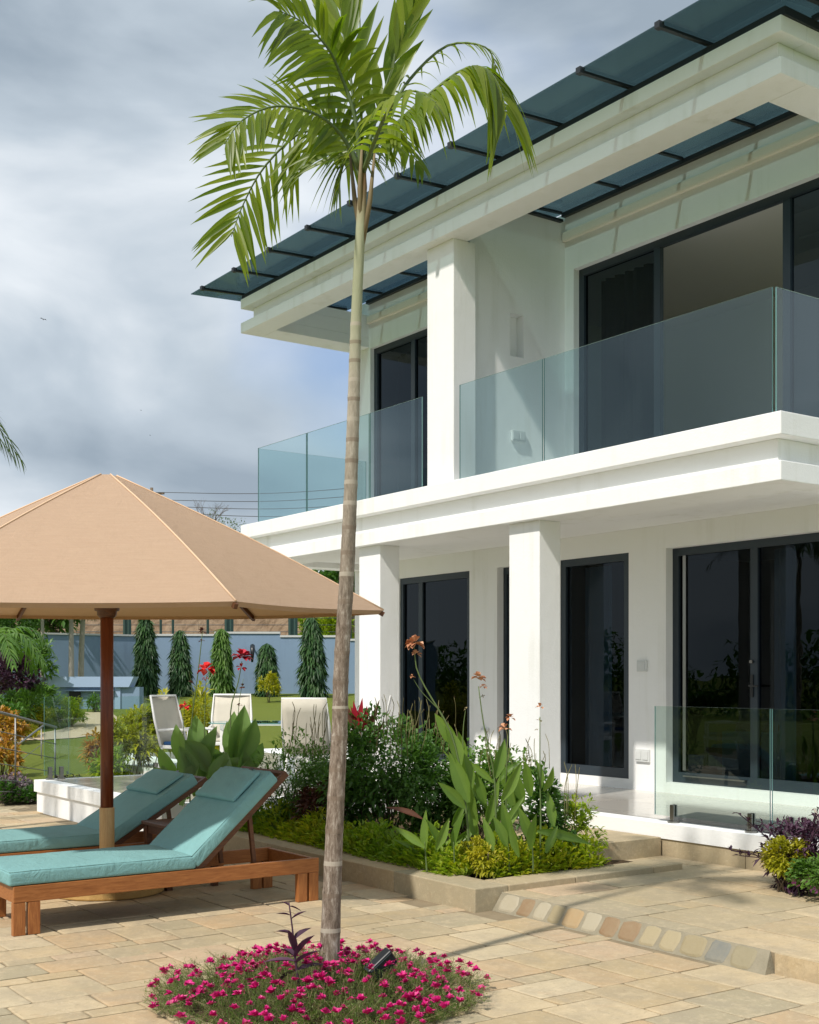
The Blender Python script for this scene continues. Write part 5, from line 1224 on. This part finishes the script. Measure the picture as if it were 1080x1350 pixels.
# cable handrails by the steps at the far left
def rail(label, px0, d0, px1, d1, ys0, ys1, posts):
    o = thing('cable_handrail', label, 'handrail', at((px0+px1)/2, HY, (d0+d1)/2) + Vector((0,0,-1.7)), world=True)
    for k, (ya, yb) in enumerate(zip(ys0, ys1)):
        MB().tube([at(px0, ya+6, d0), at(px1, yb, d1)], .019 if k == 0 else .006, 8).build('top_rail' if k == 0 else 'cable', M_GALV, o)
    for t in posts:
        x = px0+(px1-px0)*t; d = d0+(d1-d0)*t; yt = ys0[0]+(ys1[0]-ys0[0])*t; p = at(x, yt, d); MB().tube([Vector((p.x,p.y,p.z)), Vector((p.x,p.y,p.z-1.0))], .013, 8).build('post', M_GALV, o)
rail('steel handrail with thin cables sloping down past the left glass fence', -60, 15.5, 74, 18.4, (917,945,968,992,1018,1036), (959,981,1000,1018,1034,1046), (.02,.60,.99))
rail('darker far handrail crossing behind the first at the left edge', -10, 20.5, 58, 23.5, (1001,1025,1045), (956,979,1002), (.5,.95))

# background trees, wires, birds
def bush(px, d, rad, z, n, label, m=M_SHRUB, Lg=.3, W_=.14, cat='tree', name='bush'):
    b = at(px, HY, d); return shrub(name, label, cat, (b.x, b.y, z), rad, n, m, Lg, W_, clumps=16, ht=rad[2]*.8)
bush(432, 46.5, (1.5,1.2,1.3), 1.9, 2600, 'yellow-green bushy tree above the wall just left of the palm trunk', M_HEDGE, .25, .1)
bush(440, 50, (1.6,1.2,1.6), 4.0, 2200, 'green tree on the bank under the balcony corner', M_SHRUB)
bush(22, 42.5, (2.2,1.5,1.6), 2.6, 2600, 'broad dark tree above the wall under the left of the parasol', M_SHRUB2)
bush(75, 42.0, (1.3,1.2,1.2), 3.0, 1600, 'dark tree crown above the wall behind the garden palms', M_SHRUB)
def bare_tree(px, d, topy, label):
    b = at(px, HY, d); top = at(px, topy, d).z; o = thing('bare_tree', label, 'tree', (b.x, b.y, 5.0)); h = top-5.0; mb = MB(); rs = random.Random(9)
    MB().tube([(0,0,0),(0,.1,h*.4),(0,0,h*.65)], [.16,.12,.08], 8).build('trunk', M_BARK, o)
    def br(p, dvec, L_, r, lv):
        q = p + dvec*L_; mb.tube([p, p.lerp(q, .5)+Vector((rs.uniform(-.1,.1)*L_, rs.uniform(-.1,.1)*L_, .03)), q], [r, r*.7, r*.45], 4, cap=False)
        if lv:
            for _ in range(4): br(p.lerp(q, rs.uniform(.5, 1)), (dvec + Vector((rs.uniform(-1,1), rs.uniform(-1,1), rs.uniform(-.35,.8)))).normalized(), L_*.66, r*.5, lv-1)
    for k in range(8): a = k*.8; br(Vector((0,0,h*(.35+.04*k))), Vector((math.cos(a), math.sin(a), .5)).normalized(), h*.27, .06, 4)
    mb.build('branch', mat('grey_twig', lambda t: princ(t, (.16,.14,.125), .9)), o)
    V, F, C = crown((0,0,h*.72), (1.5,1.5,h*.26), 900, .16, .05, 14, zmin=-.6); MB().add(V, F, C).build('foliage', M_PALMD, o)
bare_tree(287, 62, 671, 'grey twiggy tree crown showing between the parasol and the balcony')
up_ = at(200, 643, 85); pole = MB(); pole.tube([(up_.x, up_.y, 4), (up_.x, up_.y, up_.z)], [.16,.11], 8); 
utp = thing('utility_pole', 'top of a distant utility pole just above the parasol', 'utility pole', (up_.x, up_.y, 4), world=True)
pole.build('pole', M_BARK, utp)
ca = MB(); ca.bar(up_+Vector((-.9,-.5,-.45)), up_+Vector((.9,.5,-.45)), .12, .12); ca.build('crossarm', M_BARK, utp)
for k, (ya, yb, yc) in enumerate(((649,647,628),(659,656,643),(667,667,655),(675,678,668))):
    A = at(202, ya, 85); B = at(560, yb-12+k*2, 70); C_ = A.lerp(B, .5)+Vector((0,0,-.35))
    o = MB().tube(catmull([A, C_, B], 14), .022, 4).build('power_line', M_WIRE); tag(o, ['topmost of the four power lines beyond the balcony corner', 'second power line from the top beyond the balcony corner', 'third power line from the top beyond the balcony corner', 'lowest of the four power lines beyond the balcony corner'][k], 'power line')
def bird(px, py, d, s, label, roll):
    c = at(px, py, d); o = MB(); M = Matrix.Translation(c) @ Matrix.Rotation(roll, 4, 'Y') @ Matrix.Rotation(roll*1.7, 4, 'Z')
    pts = [M @ Vector((0, y*s, 0)) for y in (-.5,-.3,0,.3,.6)]; o.tube(pts, [.02*s,.10*s,.13*s,.07*s,.02*s], 6)
    for sg in (-1, 1): o.face([M@Vector((0,-.25*s,0)), M@Vector((0,.2*s,0)), M@Vector((sg*.5*s,.05*s,.28*s)), M@Vector((sg*.95*s,-.2*s,.12*s)), M@Vector((sg*.5*s,-.15*s,.26*s))])
    tag(o.build('bird', M_BIRD), label, 'bird')
bird(57, 421, 60, .18, 'small dark bird in flight left of the palm, the largest in the sky', .7)
bird(186, 541, 80, .10, 'tiny bird speck in the sky above the parasol peak', .3)
bird(198, 574, 80, .08, 'tiniest bird speck in the sky just above the parasol peak', -.4)
# planted boundary on the seaward side, mirrored in the doors
rs_ = np.random.default_rng(5); n = 14000; x = rs_.uniform(-70, 25, n); z = rs_.random(n)**.8*(2.6+1.0*np.sin(x*.5)+.7*np.sin(x*1.3)); P = np.stack([x, -24+rs_.uniform(-1.5,1.5,n), z-.1], 1)
V, F, C = leaves(P, rdir(n), rs_.uniform(.3,.6,n), .22, 2, .2, .2); tag(MB().add(V, F, C).build('boundary_shrubbery', M_SHRUB), 'dark shrubbery along the far boundary, seen only mirrored in the glass doors', 'shrubbery', kind='stuff')
for o in list(bpy.data.objects):
    if 'world' in o: del o['world']
